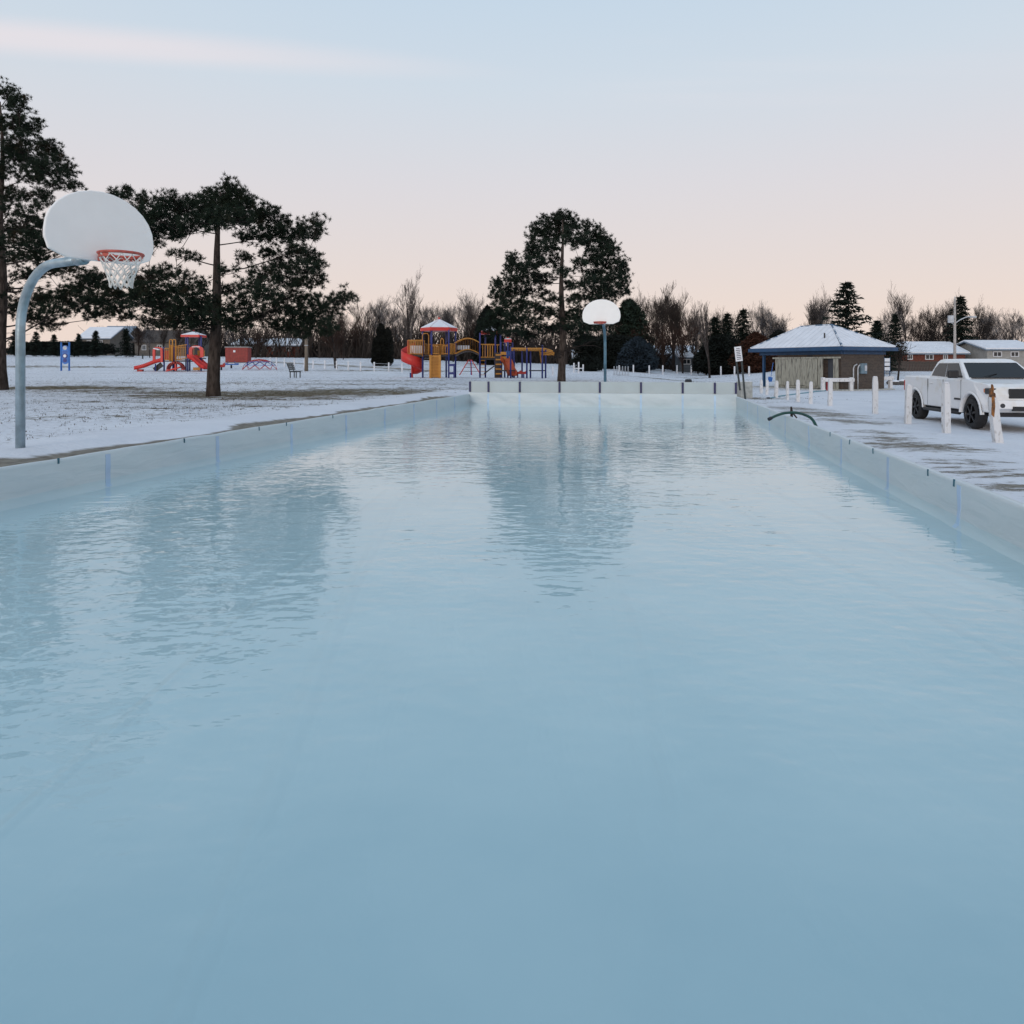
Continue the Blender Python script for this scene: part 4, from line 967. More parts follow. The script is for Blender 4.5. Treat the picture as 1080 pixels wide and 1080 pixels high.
# wooden screens before the doors, plank by plank
def screen(a0, a1, b, z0, z1, n, seed):
    q = random.Random(seed); w = (a1 - a0) / n
    for i in range(n):
        a = a0 + w * i; dz = q.uniform(-.02, .02)
        sbox('plank', a + .006, a + w - .006, b + q.uniform(-.01, .01), b + .04, z0 + dz, z1 + dz, M['grey_wood'])
screen(2.02, 5.55, I - .42, .22, 1.98, 17, 3)
sbox('screen_rail', 1.95, 5.75, I - .46, I - .34, 1.985, 2.09, M['grey_wood']); sbox('screen_rail', 1.98, 5.6, I - .36, I - .31, .08, .20, M['grey_wood'])
sbox('screen_rail', .30, 1.86, I - .46, I - .34, 1.985, 2.09, M['grey_wood'])
screen(1.58, 1.98, I - .42, .10, 1.98, 2, 5); screen(.42, .80, I - .42, .06, 1.98, 2, 8)
dr = sbox('door', .84, 1.52, I - .035, I - .003, .05, 1.95, M['door_grey'], bevel=.01)
sbox('handle', .90, .96, I - .07, I - .037, .95, 1.05, M['conduit'], dr)
# electrics on the right-hand wall
eb = sbox('meter_box', I - .16, I - .003, I + 1.62, I + 2.16, 1.02, 1.68, M['elec'], bevel=.015); sbox('meter_lid', I - .18, I - .162, I + 1.92, I + 2.12, 1.2, 1.55, M['conduit'], eb)
for b in (1.02, 1.42):
    pt = [sp(I - .06, I + b, .05), sp(I - .06, I + b, 1.35), sp(I - .06, I + b + .08, 1.52), sp(I - .06, I + b + .25, 1.60), sp(I - .06, I + b + .33, 1.62)]
    MB().tube(pt, .042, 8).build('conduit', M['conduit'], sh_o, smooth=True)
# blue notice frame behind the shelter
p = gp(935.5, 398); t = thing('notice_frame', 'white panelled notice board on blue posts right of the shelter', 'notice board', p, .2)
for x in (-.28, .28): MB().tube([(x, 0, -.1), (x, 0, 1.75)], .04, 8).build('post', M['blue_trim'], t)
for z in (.75, 1.15, 1.52): MB().box((0, -.02, z), (.52, .03, .30)).build('panel', M['sign'], t)
# lean blue thing by the porch
p = gp(814, 402.5); t = thing('propped_shovel', 'blue snow shovel leaning inside the open porch of the shelter', 'shovel', p, .3)
MB().tube([(-.10, 0, .3), (.22, .12, 1.55)], .022, 6).build('shaft', M['blue_play'], t); MB().box((-.16, 0, .17), (.40, .04, .42), Matrix.Rotation(.22, 3, 'Y')).build('blade', M['blue_play'], t); MB().tube([(.13, .12, 1.56), (.31, .12, 1.54)], .02, 6).build('grip', M['black'], t)

# ------------------------------------------------------------------ white bollards and barriers on the right
q = random.Random(12)
def bollard(px, top, base, w, label, lean=(0, 0), split=False):
    p = gp(px, base); h = Z(top, p.y) - p.z; t = thing('wooden_bollard', label, 'bollard', p, q.uniform(-.3, .1), 'white wooden bollards beside the rink')
    hw = w / S(p.y) / 2 * .80; m_ = MB(); rows_ = []
    n = 7
    for i in range(n + 1):
        f = i / n; z = -.12 + (h + .12) * f; k = hw * (1.05 - .05 * f); cx, cy = lean[0] * f, lean[1] * f
        if i == n: k *= .84
        ring = []
        for a, b in ((-1, -1), (0, -1.03), (1, -1), (1.02, 0), (1, 1), (0, 1.0), (-1, 1), (-1.02, 0), (-1, -1)):
            j = 1 + .05 * q.uniform(-1, 1) if not (a == -1 and b == -1) else 1
            ring.append((cx + a * k * j, cy + b * k * j, z + (.012 * q.uniform(-1, 1) if i == n else 0)))
        rows_.append(ring)
    m_.grid(rows_); k = len(m_.v); m_.v += rows_[-1][:8]; m_.f.append(tuple(range(k, k + 8)))
    m_.build('post', M['white_paint'], t)
    if split:
        r_ = MB(); kk = hw * .8
        for a0, a1, hh in ((-.9, -.35, .20), (-.35, .15, .30), (.15, .8, .12)):
            r_.prism([(a0 * kk, 0), (a1 * kk, 0), (a1 * kk * .9, hh * .8), (lerp(a0, a1, .4) * kk, hh)], lambda u_, v_, s, : (lean[0] + u_, lean[1] + (-.7 + 1.4 * s) * kk, h + v_ - .02))
        r_.build('broken_top', M['rot_wood'], t)
        MB().prism([(-.9 * hw, h * .62), (-.2 * hw, h * .56), (.1 * hw, h * .8), (-.1 * hw, h + .02), (-.8 * hw, h + .02)], lambda u_, v_, s: (lean[0] * .9 + u_, lean[1] * .9 - hw * (1.06 if s else .9), v_)).build('bare_wood', M['rot_wood'], t)
    else:
        MB().box((lean[0], lean[1], h + .012), (hw * 1.3, hw * 1.3, .024)).build('snow_cap', M['snow'], t, bevel=.01)
    return t
bl = [(802.8, 401, 414.7, 3.2, 'white bollard farthest from the truck, under the blue shelter post'), (808.7, 401, 416.6, 3.2, 'white bollard second in the row counting from the leaning sign'), (818.2, 402, 419.3, 3.8, 'white bollard at the left end of the plank screen'),
      (830.4, 402.5, 422, 3.0, 'thin white bollard before the left half of the plank screen'), (841.7, 401, 423.6, 4.2, 'white bollard before the middle of the plank screen'), (854.8, 403, 426, 4.2, 'white bollard left of the grey shelter door'),
      (875.3, 400.5, 428, 4.8, 'white bollard in front of the first low barrier'), (923, 397.5, 436.3, 6.0, 'white bollard in front of the second low barrier'), (957, 406.5, 447, 6.6, 'white bollard beside the rear wheel of the truck'),
      (998, 404, 456.8, 7.6, 'white bollard in front of the door of the truck')]
for i, (px, a, b, w, lb) in enumerate(bl): bollard(px, a, b, w, lb, (q.uniform(-.03, .05), 0))
bollard(1053, 419, 467, 9.2, 'broken bollard with a rotten orange top in front of the truck headlight', (-.12, 0), True)
def barrier(px0, px1, top, base, label):
    a, b = gp(px0, base), gp(px1, base); c = (a + b) / 2; c.z = gz(c.x, c.y); t = thing('low_barrier', label, 'barrier', c, math.atan2(b.y - a.y, b.x - a.x), 'low white barriers before the shelter')
    w = (b - a).to_2d().length; h = Z(top, c.y) - c.z
    for x in (-w / 2, w / 2): MB().box((x, 0, h / 2 - .02), (.2, .2, h + .04)).build('post', M['white_paint'], t, bevel=.012)
    MB().box((0, -.13, h - .17), (w + .3, .06, .2)).build('rail', M['white_paint'], t, bevel=.01); MB().box((0, -.13, h - .055), (w + .26, .07, .03)).build('snow_cap', M['snow'], t, bevel=.01)
barrier(868, 897.5, 398, 412.3, 'low white barrier left of the conduits on the brick wall')
barrier(915, 939, 396.5, 410.8, 'low white barrier at the right end of the brick wall')
p = gp(872.5, 412.0); t = thing('standpipe', 'small red standpipe behind the first low barrier', 'pipe', p); MB().tube([(0, 0, -.02), (0, 0, .55)], .06, 10).build('pipe', M['hydrant'], t); MB().tube([(0, 0, .55), (0, 0, .62)], .08, 10).build('cap', M['hydrant'], t); MB().tube([(0, 0, .3), (0, -.14, .3)], .035, 8).build('outlet', M['hydrant'], t)
# rocks under snow
for i, (px, py, r_, lb) in enumerate([(940, 405.5, .34, 'snow capped rock left of the small dark tree'), (944.5, 406, .30, 'snow capped rock at the foot of the small dark tree'), (952, 405.8, .38, 'snow capped rock right of the small dark tree')]):
    p = gp(px, py); t = thing('landscape_rock', lb, 'rock', p, i, 'rocks right of the shelter'); qq = random.Random(i)
    for nm, m2, k, dz in (('stone', 'rock', 1, 0), ('snow_cap', 'snow', .86, .10)):
        me = bpy.data.meshes.new(nm); bm = bmesh.new(); bmesh.ops.create_icosphere(bm, subdivisions=2, radius=r_ * k)
        for vv in bm.verts:
            vv.co *= 1 + .25 * noise.noise(vv.co * 3 + Vector((i * 5, 0, 0))); vv.co.z = vv.co.z * .62 + r_ * .35 + dz
            if nm == 'snow_cap': vv.co.z = max(vv.co.z, r_ * .45 + dz)
        bm.to_mesh(me); bm.free(); me.materials.append(M[m2]); me.polygons.foreach_set('use_smooth', [True] * len(me.polygons)); o = bpy.data.objects.new(nm, me); col.objects.link(o); o.parent = t
# leaning rules sign, and the box behind it
p = gp(782, 421.5); t = thing('rules_sign', 'white notice sign on two leaning dark posts at the rink corner', 'sign', p, 0); s_ = S(p.y)
ptop = lambda px, py: Vector(((px - 782) / s_, 0, (421.5 - py) / s_))
for a, b in (((780.5, 406), (776.3, 378)), ((786.5, 421), (782, 378))): MB().tube([ptop(*a) - Vector((0, 0, .25)), ptop(*b)], .045, 6).build('post', M['green_metal'], t)
ln = ptop(778.3, 373.3); rotS = Matrix.Rotation(R(-7), 3, 'Y')
sg = MB().box((ln.x, -.07, ln.z), (7.2 / s_, .03, 15.5 / s_), rotS).build('panel', M['sign'], t, bevel=.005)
qq = random.Random(2)
for i in range(7):
    z = (5.6 - i * 1.85) / s_; w = (5.2 if i else 3.6) * qq.uniform(.75, 1) / s_; off = rotS @ Vector((0, 0, z)); MB().box((ln.x + off.x, -.09, ln.z + off.z), (w, .006, .75 / s_), rotS).build('text_line', M['ink'], sg)
p = gp(788.5, 420.5); p.y += .5; t = thing('concrete_block', 'grey concrete block behind the leaning sign at the rink corner', 'block', p, .2); MB().box((0, 0, .38), (.62, .5, .84)).build('block', M['ply'], t, bevel=.03); MB().box((0, 0, .81), (.56, .44, .03)).build('snow_cap', M['snow'], t, bevel=.01)
# hose over the boards with its support stick
a0 = NR + tR * solve_s(NR, FR, 831.5); c = Vector((a0.x, a0.y, 0)); hz = ST + .045
t = thing('garden_hose', 'dark green hose laid over the right rink boards', 'hose', c)
hp = [(-.36, .05, hz - .10), (-.26, .04, hz - .05), (-.12, .02, hz + .0), (0, 0, hz + .02), (.12, -.16, hz + .03), (.20, -.40, hz + .0), (.27, -.62, hz - .08), (.34, -.8, .2), (.42, -1.0, .04)]
pts = []
for i in range(len(hp) - 1):
    p0, p1, p2, p3 = [Vector(hp[max(0, min(len(hp) - 1, i + k))]) for k in (-1, 0, 1, 2)]
    for k in range(5):
        s = k / 5; pts.append(.5 * ((2 * p1) + (p2 - p0) * s + (2 * p0 - 5 * p1 + 4 * p2 - p3) * s * s + (3 * p1 - p0 - 3 * p2 + p3) * s ** 3))
pts += [Vector((.45 - .1 * k, -1.0 - .5 * k, .035)) for k in range(1, 4)]
MB().tube(pts, .03, 8).build('tube', M['hose'], t, smooth=True); MB().tube([Vector(hp[0]) + Vector((-.07, -.03, -.03)), Vector(hp[0])], .04, 8).build('nozzle', M['black'], t)
t = thing('support_stick', 'short forked stick propping the green hose on the boards', 'stick', c + Vector((.12, .03, 0))); MB().tube([(0, .06, 0), (-.02, .05, hz + .05), (-.03, .04, hz + .15)], [.03, .028, .02], 6).build('stake', M['bark'], t); MB().tube([(-.02, .05, hz + .04), (.08, .0, hz - .10)], .018, 5).build('fork', M['bark'], t)
t_ = [gp(px, py) for px, py in ((812, 420.5), (822, 418.5), (832, 417), (848, 415), (860, 413.5), (871, 412.6))]; o = thing('teal_hose', 'thin teal hose lying on the snow before the plank screen', 'hose', t_[2])
MB().tube([p - t_[2] + Vector((0, 0, .03)) for p in t_], .028, 6).build('tube', M['teal_line'], o); MB().tube([t_[0] - t_[2] + Vector((-.15, 0, .03)), t_[0] - t_[2] + Vector((0, 0, .03))], .04, 6).build('coupling', M['black'], o)

# ------------------------------------------------------------------ utility poles
def upole(px, base_D, top, label, lamp, matn, r=.14):
    p = Vector((X(px, base_D), base_D, gz(X(px, base_D), base_D))); t = thing('utility_pole', label, 'utility pole', p); h = Z(top, base_D) - p.z
    MB().tube([(0, 0, -.2), (0, 0, h)], [r, r * .62], 10).build('pole', M[matn], t, smooth=True)
    if lamp:
        s_ = S(base_D); za = h - 26 / s_
        MB().tube([(0, -.05, za), (.5, -.05, za + .35), (1.1, -.05, za + .62), (1.5, -.05, za + .65)], .05, 6).build('lamp_arm', M['conduit'], t, smooth=True)
        MB().box((1.75, -.05, za + .62), (.6, .25, .16)).build('lamp_head', M['conduit'], t, bevel=.04)
        MB().tube([(-.42, -.05, h - 2.35), (-.42, -.05, h - 1.65)], .27, 12).build('transformer', M['conduit'], t); MB().box((-.2, -.05, h - 2.0), (.3, .08, .08)).build('bracket', M['trim_black'], t)
        for z in (h - .05, h - 1.0): MB().tube([(0, 0, z), (0, 0, z + .25)], .04, 6).build('insulator', M['conduit'], t)
        MB().tube([(0, -.05, za - .2), (-.45, -.05, za + .1)], .03, 6).build('stay', M['conduit'], t)
    else:
        MB().box((0, -.1, h - .3), (.9, .08, .1)).build('crossarm', M[matn], t)
        for x in (-.38, .38): MB().tube([(x, -.1, h - .25), (x, -.1, h - .1)], .04, 6).build('insulator', M['conduit'], t)
upole(1007, 70, 315, 'tall pale utility pole with a street lamp behind the truck', True, 'pole_grey', .15)
upole(740, 96, 350, 'grey utility pole beyond the round leafless tree', False, 'wood_pole', .12)
p = gp(323, 391.5); t = thing('timber_post', 'stout timber post standing beside the bench', 'post', p); h = Z(357, p.y) - p.z; MB().tube([(0, 0, -.1), (.02, 0, h * .5), (0, 0, h - .05), (0, 0, h)], [.19, .175, .165, .14], 10).build('shaft', M['wood_pole'], t, smooth=True); MB().tube([(0, 0, h * .78), (0, 0, h * .80)], .185, 10).build('band', M['conduit'], t)
p = gp(150.5, 378.5); t = thing('marker_post', 'short dark marker post left of the small play structure', 'post', p); MB().tube([(0, 0, -.05), (0, 0, .55), (0, 0, .6)], [.09, .09, .06], 8).build('shaft', M['green_metal'], t)

# ------------------------------------------------------------------ bench, dome climber, container, riders, play panel
p = Vector((X(309, 50), 50, gz(X(309, 50), 50))); t = thing('park_bench', 'dark slatted park bench on the snowy grass', 'bench', p, R(3))
for y_ in (-.55, .55):
    MB().box((-.05, y_, .2), (.06, .06, .46)).build('leg', M['green_metal'], t); MB().box((.36, y_, .2), (.06, .06, .46)).build('leg', M['green_metal'], t)
    MB().box((.15, y_, .42), (.5, .05, .05)).build('seat_support', M['green_metal'], t); MB().tube([(-.06, y_, .42), (-.26, y_, .98)], .03, 6).build('back_support', M['green_metal'], t)
for i in range(4): MB().box((-.02 + i * .14, 0, .46), (.115, 1.7, .04)).build('seat_slat', M['green_metal'], t)
for i in range(4):
    MB().box((-.06 - i * .048, 0, .60 + i * .12), (.04, 1.7, .10), Matrix.Rotation(R(-18), 3, 'Y')).build('back_slat', M['green_metal'], t)
p = gp(274, 390); t = thing('dome_climber', 'red and blue geodesic dome climber on the snow', 'climbing dome', p); rD = 18 / S(p.y); hD = 10.8 / S(p.y)
rings = [(0, 1.0, 10), (.42, .88, 10), (.74, .66, 10), (.95, .34, 5)]; P_ = []
for i, (z, r_, n) in enumerate(rings): P_.append([Vector((rD * r_ * math.cos(2 * PI * (k + .5 * (i % 2)) / n), rD * r_ * math.sin(2 * PI * (k + .5 * (i % 2)) / n), hD * z + .02)) for k in range(n)])
for i in range(4):
    m2 = M['red_dark'] if i in (0, 3) else M['blue_play']; n = len(P_[i])
    for k in range(n):
        if i > 0: MB().tube([P_[i][k], P_[i][(k + 1) % n]], .026, 5).build('bar', m2, t)
        if i < 3:
            n2 = len(P_[i + 1]); up_ = sorted(range(n2), key=lambda j: (P_[i + 1][j] - P_[i][k]).length)[:2]
            for j in up_: MB().tube([P_[i][k], P_[i + 1][j]], .026, 5).build('bar', M['red_dark'] if i != 1 else M['navy'], t)
for j in range(5): MB().tube([P_[3][j], Vector((0, 0, hD * 1.02))], .026, 5).build('bar', M['red_dark'], t)
p = gp(249.5, 382.5); s_ = S(p.y); t = thing('red_container', 'red storage container beyond the broad pine trunk', 'container', p, .12); w = 23 / s_; h = 16 / s_
MB().box((0, .9, h / 2), (w, 1.8, h)).build('shell', M['container'], t, bevel=.03); MB().box((0, .9, h + .05), (w + .12, 1.95, .1)).build('lid', M['cont_top'], t); MB().box((-w * .1, -.02, h * .75), (.25, .03, .25)).build('plate', M['sign'], t); MB().box((0, -.015, -.02), (w * .96, .04, .16)).build('skid', M['trim_black'], t)
for i in range(9): MB().box((-w / 2 + w * (i + .5) / 9, -.012, h / 2), (w / 26, .03, h * .86)).build('rib', M['container'], t)
p = gp(244, 388.5); s_ = S(p.y); t = thing('spring_rider', 'blue spring see-saw in front of the red container', 'spring rider', p); MB().tube([(0, 0, -.05), (0, 0, .35)], .10, 8).build('spring', M['trim_black'], t); MB().box((0, 0, .42), (1.55, .22, .12)).build('beam', M['blue_play'], t, bevel=.03)
for x in (-.62, .62): MB().box((x, 0, .52), (.34, .3, .07)).build('seat', M['blue_play'], t, bevel=.02); MB().tube([(x * .6, -.18, .72), (x * .6, .18, .72)], .025, 6).build('handle', M['navy'], t); MB().tube([(x * .6, 0, .45), (x * .6, 0, .72)], .025, 6).build('stem', M['navy'], t)
p = gp(233.5, 390.3); t = thing('spring_rider', 'small red spring rider beside the broad pine trunk', 'spring rider', p); MB().tube([(0, 0, -.03), (0, 0, .3)], .09, 8).build('spring', M['trim_black'], t); MB().prism([(-.35, .3), (.3, .28), (.42, .55), (.3, .78), (.2, .6), (-.15, .55), (-.3, .68), (-.42, .5)], lambda a, b, s: (a, -.12 + .24 * s, b)).build('body', M['red_dark'], t, bevel=.03); MB().tube([(.2, -.22, .66), (.2, .22, .66)], .02, 6).build('handle', M['yellow'], t)
p = gp(68.8, 391); s_ = S(p.y); t = thing('activity_board', 'blue upright activity panel on two posts in the field', 'play board', p); w = 4.2 / s_; h = 30 / s_
for x in (-w, w): MB().tube([(x, 0, -.1), (x, 0, h)], .085, 8).build('post', M['blue_play'], t, smooth=True)
poly = []
for k in range(9): a = PI * k / 8; poly.append((w * .78 * math.cos(a), h * .78 + w * .78 * math.sin(a)))
for k in range(9): a = PI + PI * k / 8; poly.append((w * .78 * math.cos(a), h * .34 + w * .78 * math.sin(a)))
pn = MB().prism(poly, lambda a, b, s: (a, -.04 + .08 * s, b)).build('panel', M['blue_play'], t)
for z, r_, m2 in ((.80, .20, 'conduit'), (.52, .27, 'navy'), (.36, .20, 'navy')): MB().tube([(0, -.07, h * z), (0, -.045, h * z)], r_, 14).build('disc', M[m2], pn)
MB().tube([(0, -.09, h * .52), (0, -.072, h * .52)], .16, 12).build('dial', M['sign'], pn); MB().box((0, -.05, h * .66), (.5, .03, .07)).build('bar', M['navy'], pn); MB().tube([(-w, 0, h), (w, 0, h)], .05, 6).build('top_rail', M['green_metal'], t)

# ------------------------------------------------------------------ big play structure
def railing(t, pts, z_bot, z_top, mname='yellow', gap=.16, name='railing', r=.024):
    """barrier of upright bars between deck points (3-D bottom line)"""
    m_ = MB(); lo = [Vector(p) for p in pts]; h = z_top - z_bot
    m_.tube([p + Vector((0, 0, h)) for p in lo], r * 1.5, 6); m_.tube([p + Vector((0, 0, .08)) for p in lo], r * 1.3, 6)
    for a, b in zip(lo, lo[1:]):
        n = max(1, int((b - a).length / gap))
        for i in range(n + 1): p = a.lerp(b, i / n); m_.tube([p + Vector((0, 0, .08)), p + Vector((0, 0, h))], r, 5, cap=False)
    return m_.build(name, M[mname], t)
def hexroof(t, c, r, z0, z1, n=6, rot=0, snow=.8):
    ring = [Vector((c[0] + r * math.cos(2 * PI * k / n + rot), c[1] + r * math.sin(2 * PI * k / n + rot), z0)) for k in range(n)]; apex = Vector((c[0], c[1], z1))
    m_ = MB(); m_.v = [tuple(p + Vector((0, 0, .16))) for p in ring] + [tuple(p - Vector((0, 0, .06))) for p in ring] + [tuple(apex)]
    for k in range(n): j = (k + 1) % n; m_.f += [(k, j, 2 * n), (n + k, n + j, j, k)]
    m_.f.append(tuple(range(n, 2 * n))[::-1]); rf = m_.build('roof', M['red_plastic'], t, fix=True)
    s_ = MB()
    for k in range(n):
        a, b = ring[k] + Vector((0, 0, .16)), ring[(k + 1) % n] + Vector((0, 0, .16)); cc = (a + b + apex) / 3; up = Vector((0, 0, .035))
        q3 = [cc + (p - cc) * .93 + up for p in (a, b, apex)]; s_.tri(*q3)
        for i in range(3): s_.quad(q3[i], q3[i] - up * 1.1, q3[(i + 1) % 3] - up * 1.1, q3[(i + 1) % 3])
    s_.build('snow_cover', M['snow'], rf); MB().tube([apex - Vector((0, 0, .1)), apex + Vector((0, 0, .12))], .07, 8).build('finial', M['red_plastic'], rf)
def post(t, x, y, h, m2='navy', r=.062): return MB().tube([(x, y, -.1), (x, y, h - .04), (x, y, h)], [r, r, r * .7], 10).build('post', M[m2], t, smooth=True)

BP = gp(463, 398.5); s_ = S(BP.y)
tw = thing('play_tower', 'large play structure with red spiral slide, bridge and hexagonal snowy roof', 'play structure', BP)
lx_ = lambda px: (px - 463) / s_
lz_ = lambda py: (398.5 - py) / s_
dz1 = lz_(374.5); rail = lz_(361.5); eave = lz_(348.5)
hr = 1.22; HX = [(lx_(446.2), -.15), (lx_(457), -1.05), (lx_(474.6), -1.0), (lx_(480.4), .05), (lx_(469.2), 1.05), (lx_(452.8), .95)]
for x, y_ in HX: post(tw, x, y_, eave)
hexroof(tw, (lx_(463), 0), 19.5 / s_, eave, lz_(336.5), 6, R(8))
dk = MB(); dk.prism([(x * .97, y_ * .97) for x, y_ in HX], lambda a, b, s: (a, b, dz1 - .08 + .08 * s)); dk.build('deck', M['deck'], tw, fix=True)
MB().box((lx_(438.5), .35, dz1 - .04), (lx_(446) - lx_(430.5), 1.2, .08)).build('deck', M['deck'], tw)
for y_ in (-.25, .95): railing(tw, [(lx_(430.8), y_, dz1), (lx_(446), y_, dz1)], 0, lz_(359) - dz1, gap=.12)
MB().box((lx_(438.5), .93, dz1 + .42), (1.0, .03, .55)).build('snowy_panel', M['sign'], tw)
for i, j in ((0, 5), (5, 4), (4, 3), (2, 3), (1, 2)):
    a, b = HX[i], HX[j]
    if (i, j) == (1, 2): continue
    railing(tw, [(*a, dz1), (*b, dz1)], 0, rail - dz1 - .1, gap=.14)
# yellow entry loops and climbing wall
for px0, px1, py in ((446.5, 453, 352), (465.5, 468.5, 357)):
    x0, x1 = lx_(px0), lx_(px1); z = lz_(py); MB().tube([(x0, -.5, dz1 - .1), (x0, -.5, z - .15), (x0 + .08, -.5, z), (x1 - .08, -.5, z), (x1, -.5, z - .15), (x1, -.5, dz1 - .1)], .035, 6).build('grab_loop', M['yellow'], tw, smooth=True)
railing(tw, [(lx_(457.5), -1.02, dz1), (lx_(464), -1.03, dz1)], 0, rail - dz1 - .25, gap=.14); railing(tw, [(lx_(468), -1.03, dz1), (lx_(474), -1.0, dz1)], 0, rail - dz1 - .25, gap=.14)
cw = MB()
for i in range(2): x = lx_((456.0, 465.5)[i]); cw.box((x, -1.15 - .02 * i, dz1 / 2), (.16, .12, dz1))
cw.box((lx_(461), -1.1, dz1 / 2), (lx_(465) - lx_(456.5), .05, dz1 - .05)); cw.build('climbing_wall', M['yellow'], tw)
for i in range(7): MB().box((lx_(460.8), -1.2, .12 + i * dz1 / 7.2), (.46, .09, .07)).build('rung', M['yellow'], tw)
# navy ladder panel
for px in (474.8, 480.2): MB().box((lx_(px), -1.12, lz_(391)), (.09, .07, lz_(384) + .05 - .0 if False else .98)).build('panel_side', M['navy'], tw)
for py in (385, 393.5): MB().box((lx_(477.5), -1.12, lz_(py)), (lx_(480.2) - lx_(474.8) - .09, .06, .16)).build('panel_bar', M['navy'], tw)
for i in range(6):
    MB().tube([(lx_(447), .3, .2 + i * .24), (lx_(452), .3, .2 + i * .24)], .02, 5).build('rung', M['conduit'], tw)
# spiral slide
cxs, cys, rs = lx_(434.0), .30, .42; m_ = MB(); rows = []; nseg = 44; prof = [(-.36, .25), (-.34, .08), (-.26, .0), (.05, -.02), (.24, .0), (.32, .10), (.34, .66), (.36, .66), (.36, -.05), (.24, -.08), (-.28, -.08), (-.38, .08), (-.38, .25), (-.36, .25)]
for i in range(nseg + 1):
    f = i / nseg; a = R(80) + R(345) * f; z = lerp(dz1 + .15, .34, f); fl_ = 1 + .25 * sm(.0, .2, .2 - f)
    rows.append([(cxs + (rs + o_) * math.cos(a), cys + (rs + o_) * math.sin(a), z + hgt * (fl_ if hgt > .2 else 1)) for o_, hgt in prof])
m_.grid(rows); sld = m_.build('spiral_slide', M['red_plastic'], tw, smooth=True, fix=True)
MB().tube([(cxs, cys, -.1), (cxs, cys, dz1)], .07, 8).build('slide_post', M['red_dark'], sld); MB().tube([(lx_(433.5), -.25, -.1), (lx_(433.5), -.25, .36)], .06, 8).build('slide_foot', M['navy'], sld)
hd = MB().prism([(lx_(429.9), dz1 - .1), (lx_(431.6), dz1 - .1), (lx_(431.6), dz1 + 1.05), (lx_(429.9), dz1 + 1.05)], lambda a, b, s: (a, -.18 + .06 * s, b)).build('slide_hood', M['red_plastic'], tw)
# arched bridge to the second tower
bx0, bx1 = lx_(480.6), lx_(506.4); arc = [(lerp(bx0, bx1, i / 10), dz1 + .32 * math.sin(PI * i / 10)) for i in range(11)]
bm_ = MB()
for (x0, z0), (x1, z1) in zip(arc, arc[1:]):
    bm_.box(((x0 + x1) / 2, 0, (z0 + z1) / 2 - .05), (math.hypot(x1 - x0, z1 - z0) + .01, 1.0, .09), Matrix.Rotation(-math.atan2(z1 - z0, x1 - x0), 3, 'Y'))
bm_.build('bridge_deck', M['deck'], tw)
for y_ in (-.5, .5): railing(tw, [(x, y_, z) for x, z in arc], 0, .86, gap=.15)
MB().box((lx_(488), .46, dz1 + .55), (.9, .02, .3)).build('snowy_panel', M['sign'], tw)
# second tower
T2 = [(lx_(506.6), -.6), (lx_(511.6), .6), (lx_(522.6), -.62), (lx_(527.6), .58)]; dz2 = lz_(378)
for x, y_ in T2: post(tw, x, y_, lz_(351.5))
hexroof(tw, (lx_(517), 0), 13 / s_, lz_(352), lz_(344.5), 4, R(45))
MB().box((lx_(517), 0, dz2 - .04), (lx_(527) - lx_(507), 1.2, .08)).build('deck', M['deck'], tw)
railing(tw, [(lx_(507), -.6, dz2), (lx_(522), -.6, dz2)], 0, lz_(363.5) - dz2, gap=.16); railing(tw, [(lx_(512), .6, dz2), (lx_(527), .6, dz2)], 0, lz_(363.5) - dz2, gap=.16)
for i in range(5): MB().tube([(lx_(507.5), -.62, .22 + i * .25), (lx_(512), -.62, .22 + i * .25)], .02, 5).build('rung', M['yellow'], tw)
MB().tube([(lx_(511), -.75, lz_(394)), (lx_(521.5), -.7, lz_(386))], .05, 6).build('stair_rail', M['deck'], tw)
MB().box((lx_(526), -.7, dz2 / 2 + .1), (.55, .08, dz2 + .6)).build('climber_panel', M['deck'], tw)
for i in range(5): MB().box((lx_(526), -.78, .3 + i * .33), (.40, .05, .10)).build('rung', M['yellow'], tw)

# smaller tower with slide and bubble panel
BQ = gp(541, 398.8); sq = S(BQ.y); qx = lambda px: (px - 541) / sq; qz = lambda py: (398.8 - py) / sq
t2 = thing('play_tower', 'small play tower with yellow panels and red orange slide behind the overhead bars', 'play structure', BQ + Vector((0, 1.2, 0)))
for px, y_ in ((527.8, 0), (532, .9), (535.5, 0), (540.5, .9)): post(t2, qx(px), y_, qz(360))
hexroof(t2, (qx(535.5), .45), 5.6 / sq, qz(359.5), qz(356.2), 4, R(45))
MB().box((qx(534), .45, qz(380)), (.9, .9, .07)).build('deck', M['deck'], t2)
for z in (372.5, 377.5): MB().box((qx(530.8), -.05, qz(z)), (.42, .05, .22)).build('bubble_panel', M['yellow'], t2, bevel=.03)
MB().box((qx(535.5), .0, qz(373.5)), (.22, .06, .5)).build('panel', M['blue_play'], t2, bevel=.02)
m_ = MB(); rows = []
for i in range(9):
    f = i / 8; x = lerp(qx(532.5), qx(541), f ** .9); y_ = -.2 - .9 * f; z = lerp(qz(380), .22, sm(0, 1, f)); rows.append([(x + a, y_ + .02 * a, z + b) for a, b in ((-.28, .28), (-.27, .02), (-.2, -.03), (.2, -.03), (.27, .02), (.28, .28), (.30, .28), (.30, -.07), (-.30, -.07), (-.30, .28))])
M['orange_plastic'] = mat('orange_red_plastic', (.42, .075, .022), .5, .15, 2)
m_.grid(rows); m_.build('slide', M['orange_plastic'], t2, smooth=True, fix=True)
MB().box((qx(535.8), -.32, qz(384.5)), (.50, .06, .85)).build('slide_wall', M['orange_plastic'], t2, bevel=.04)
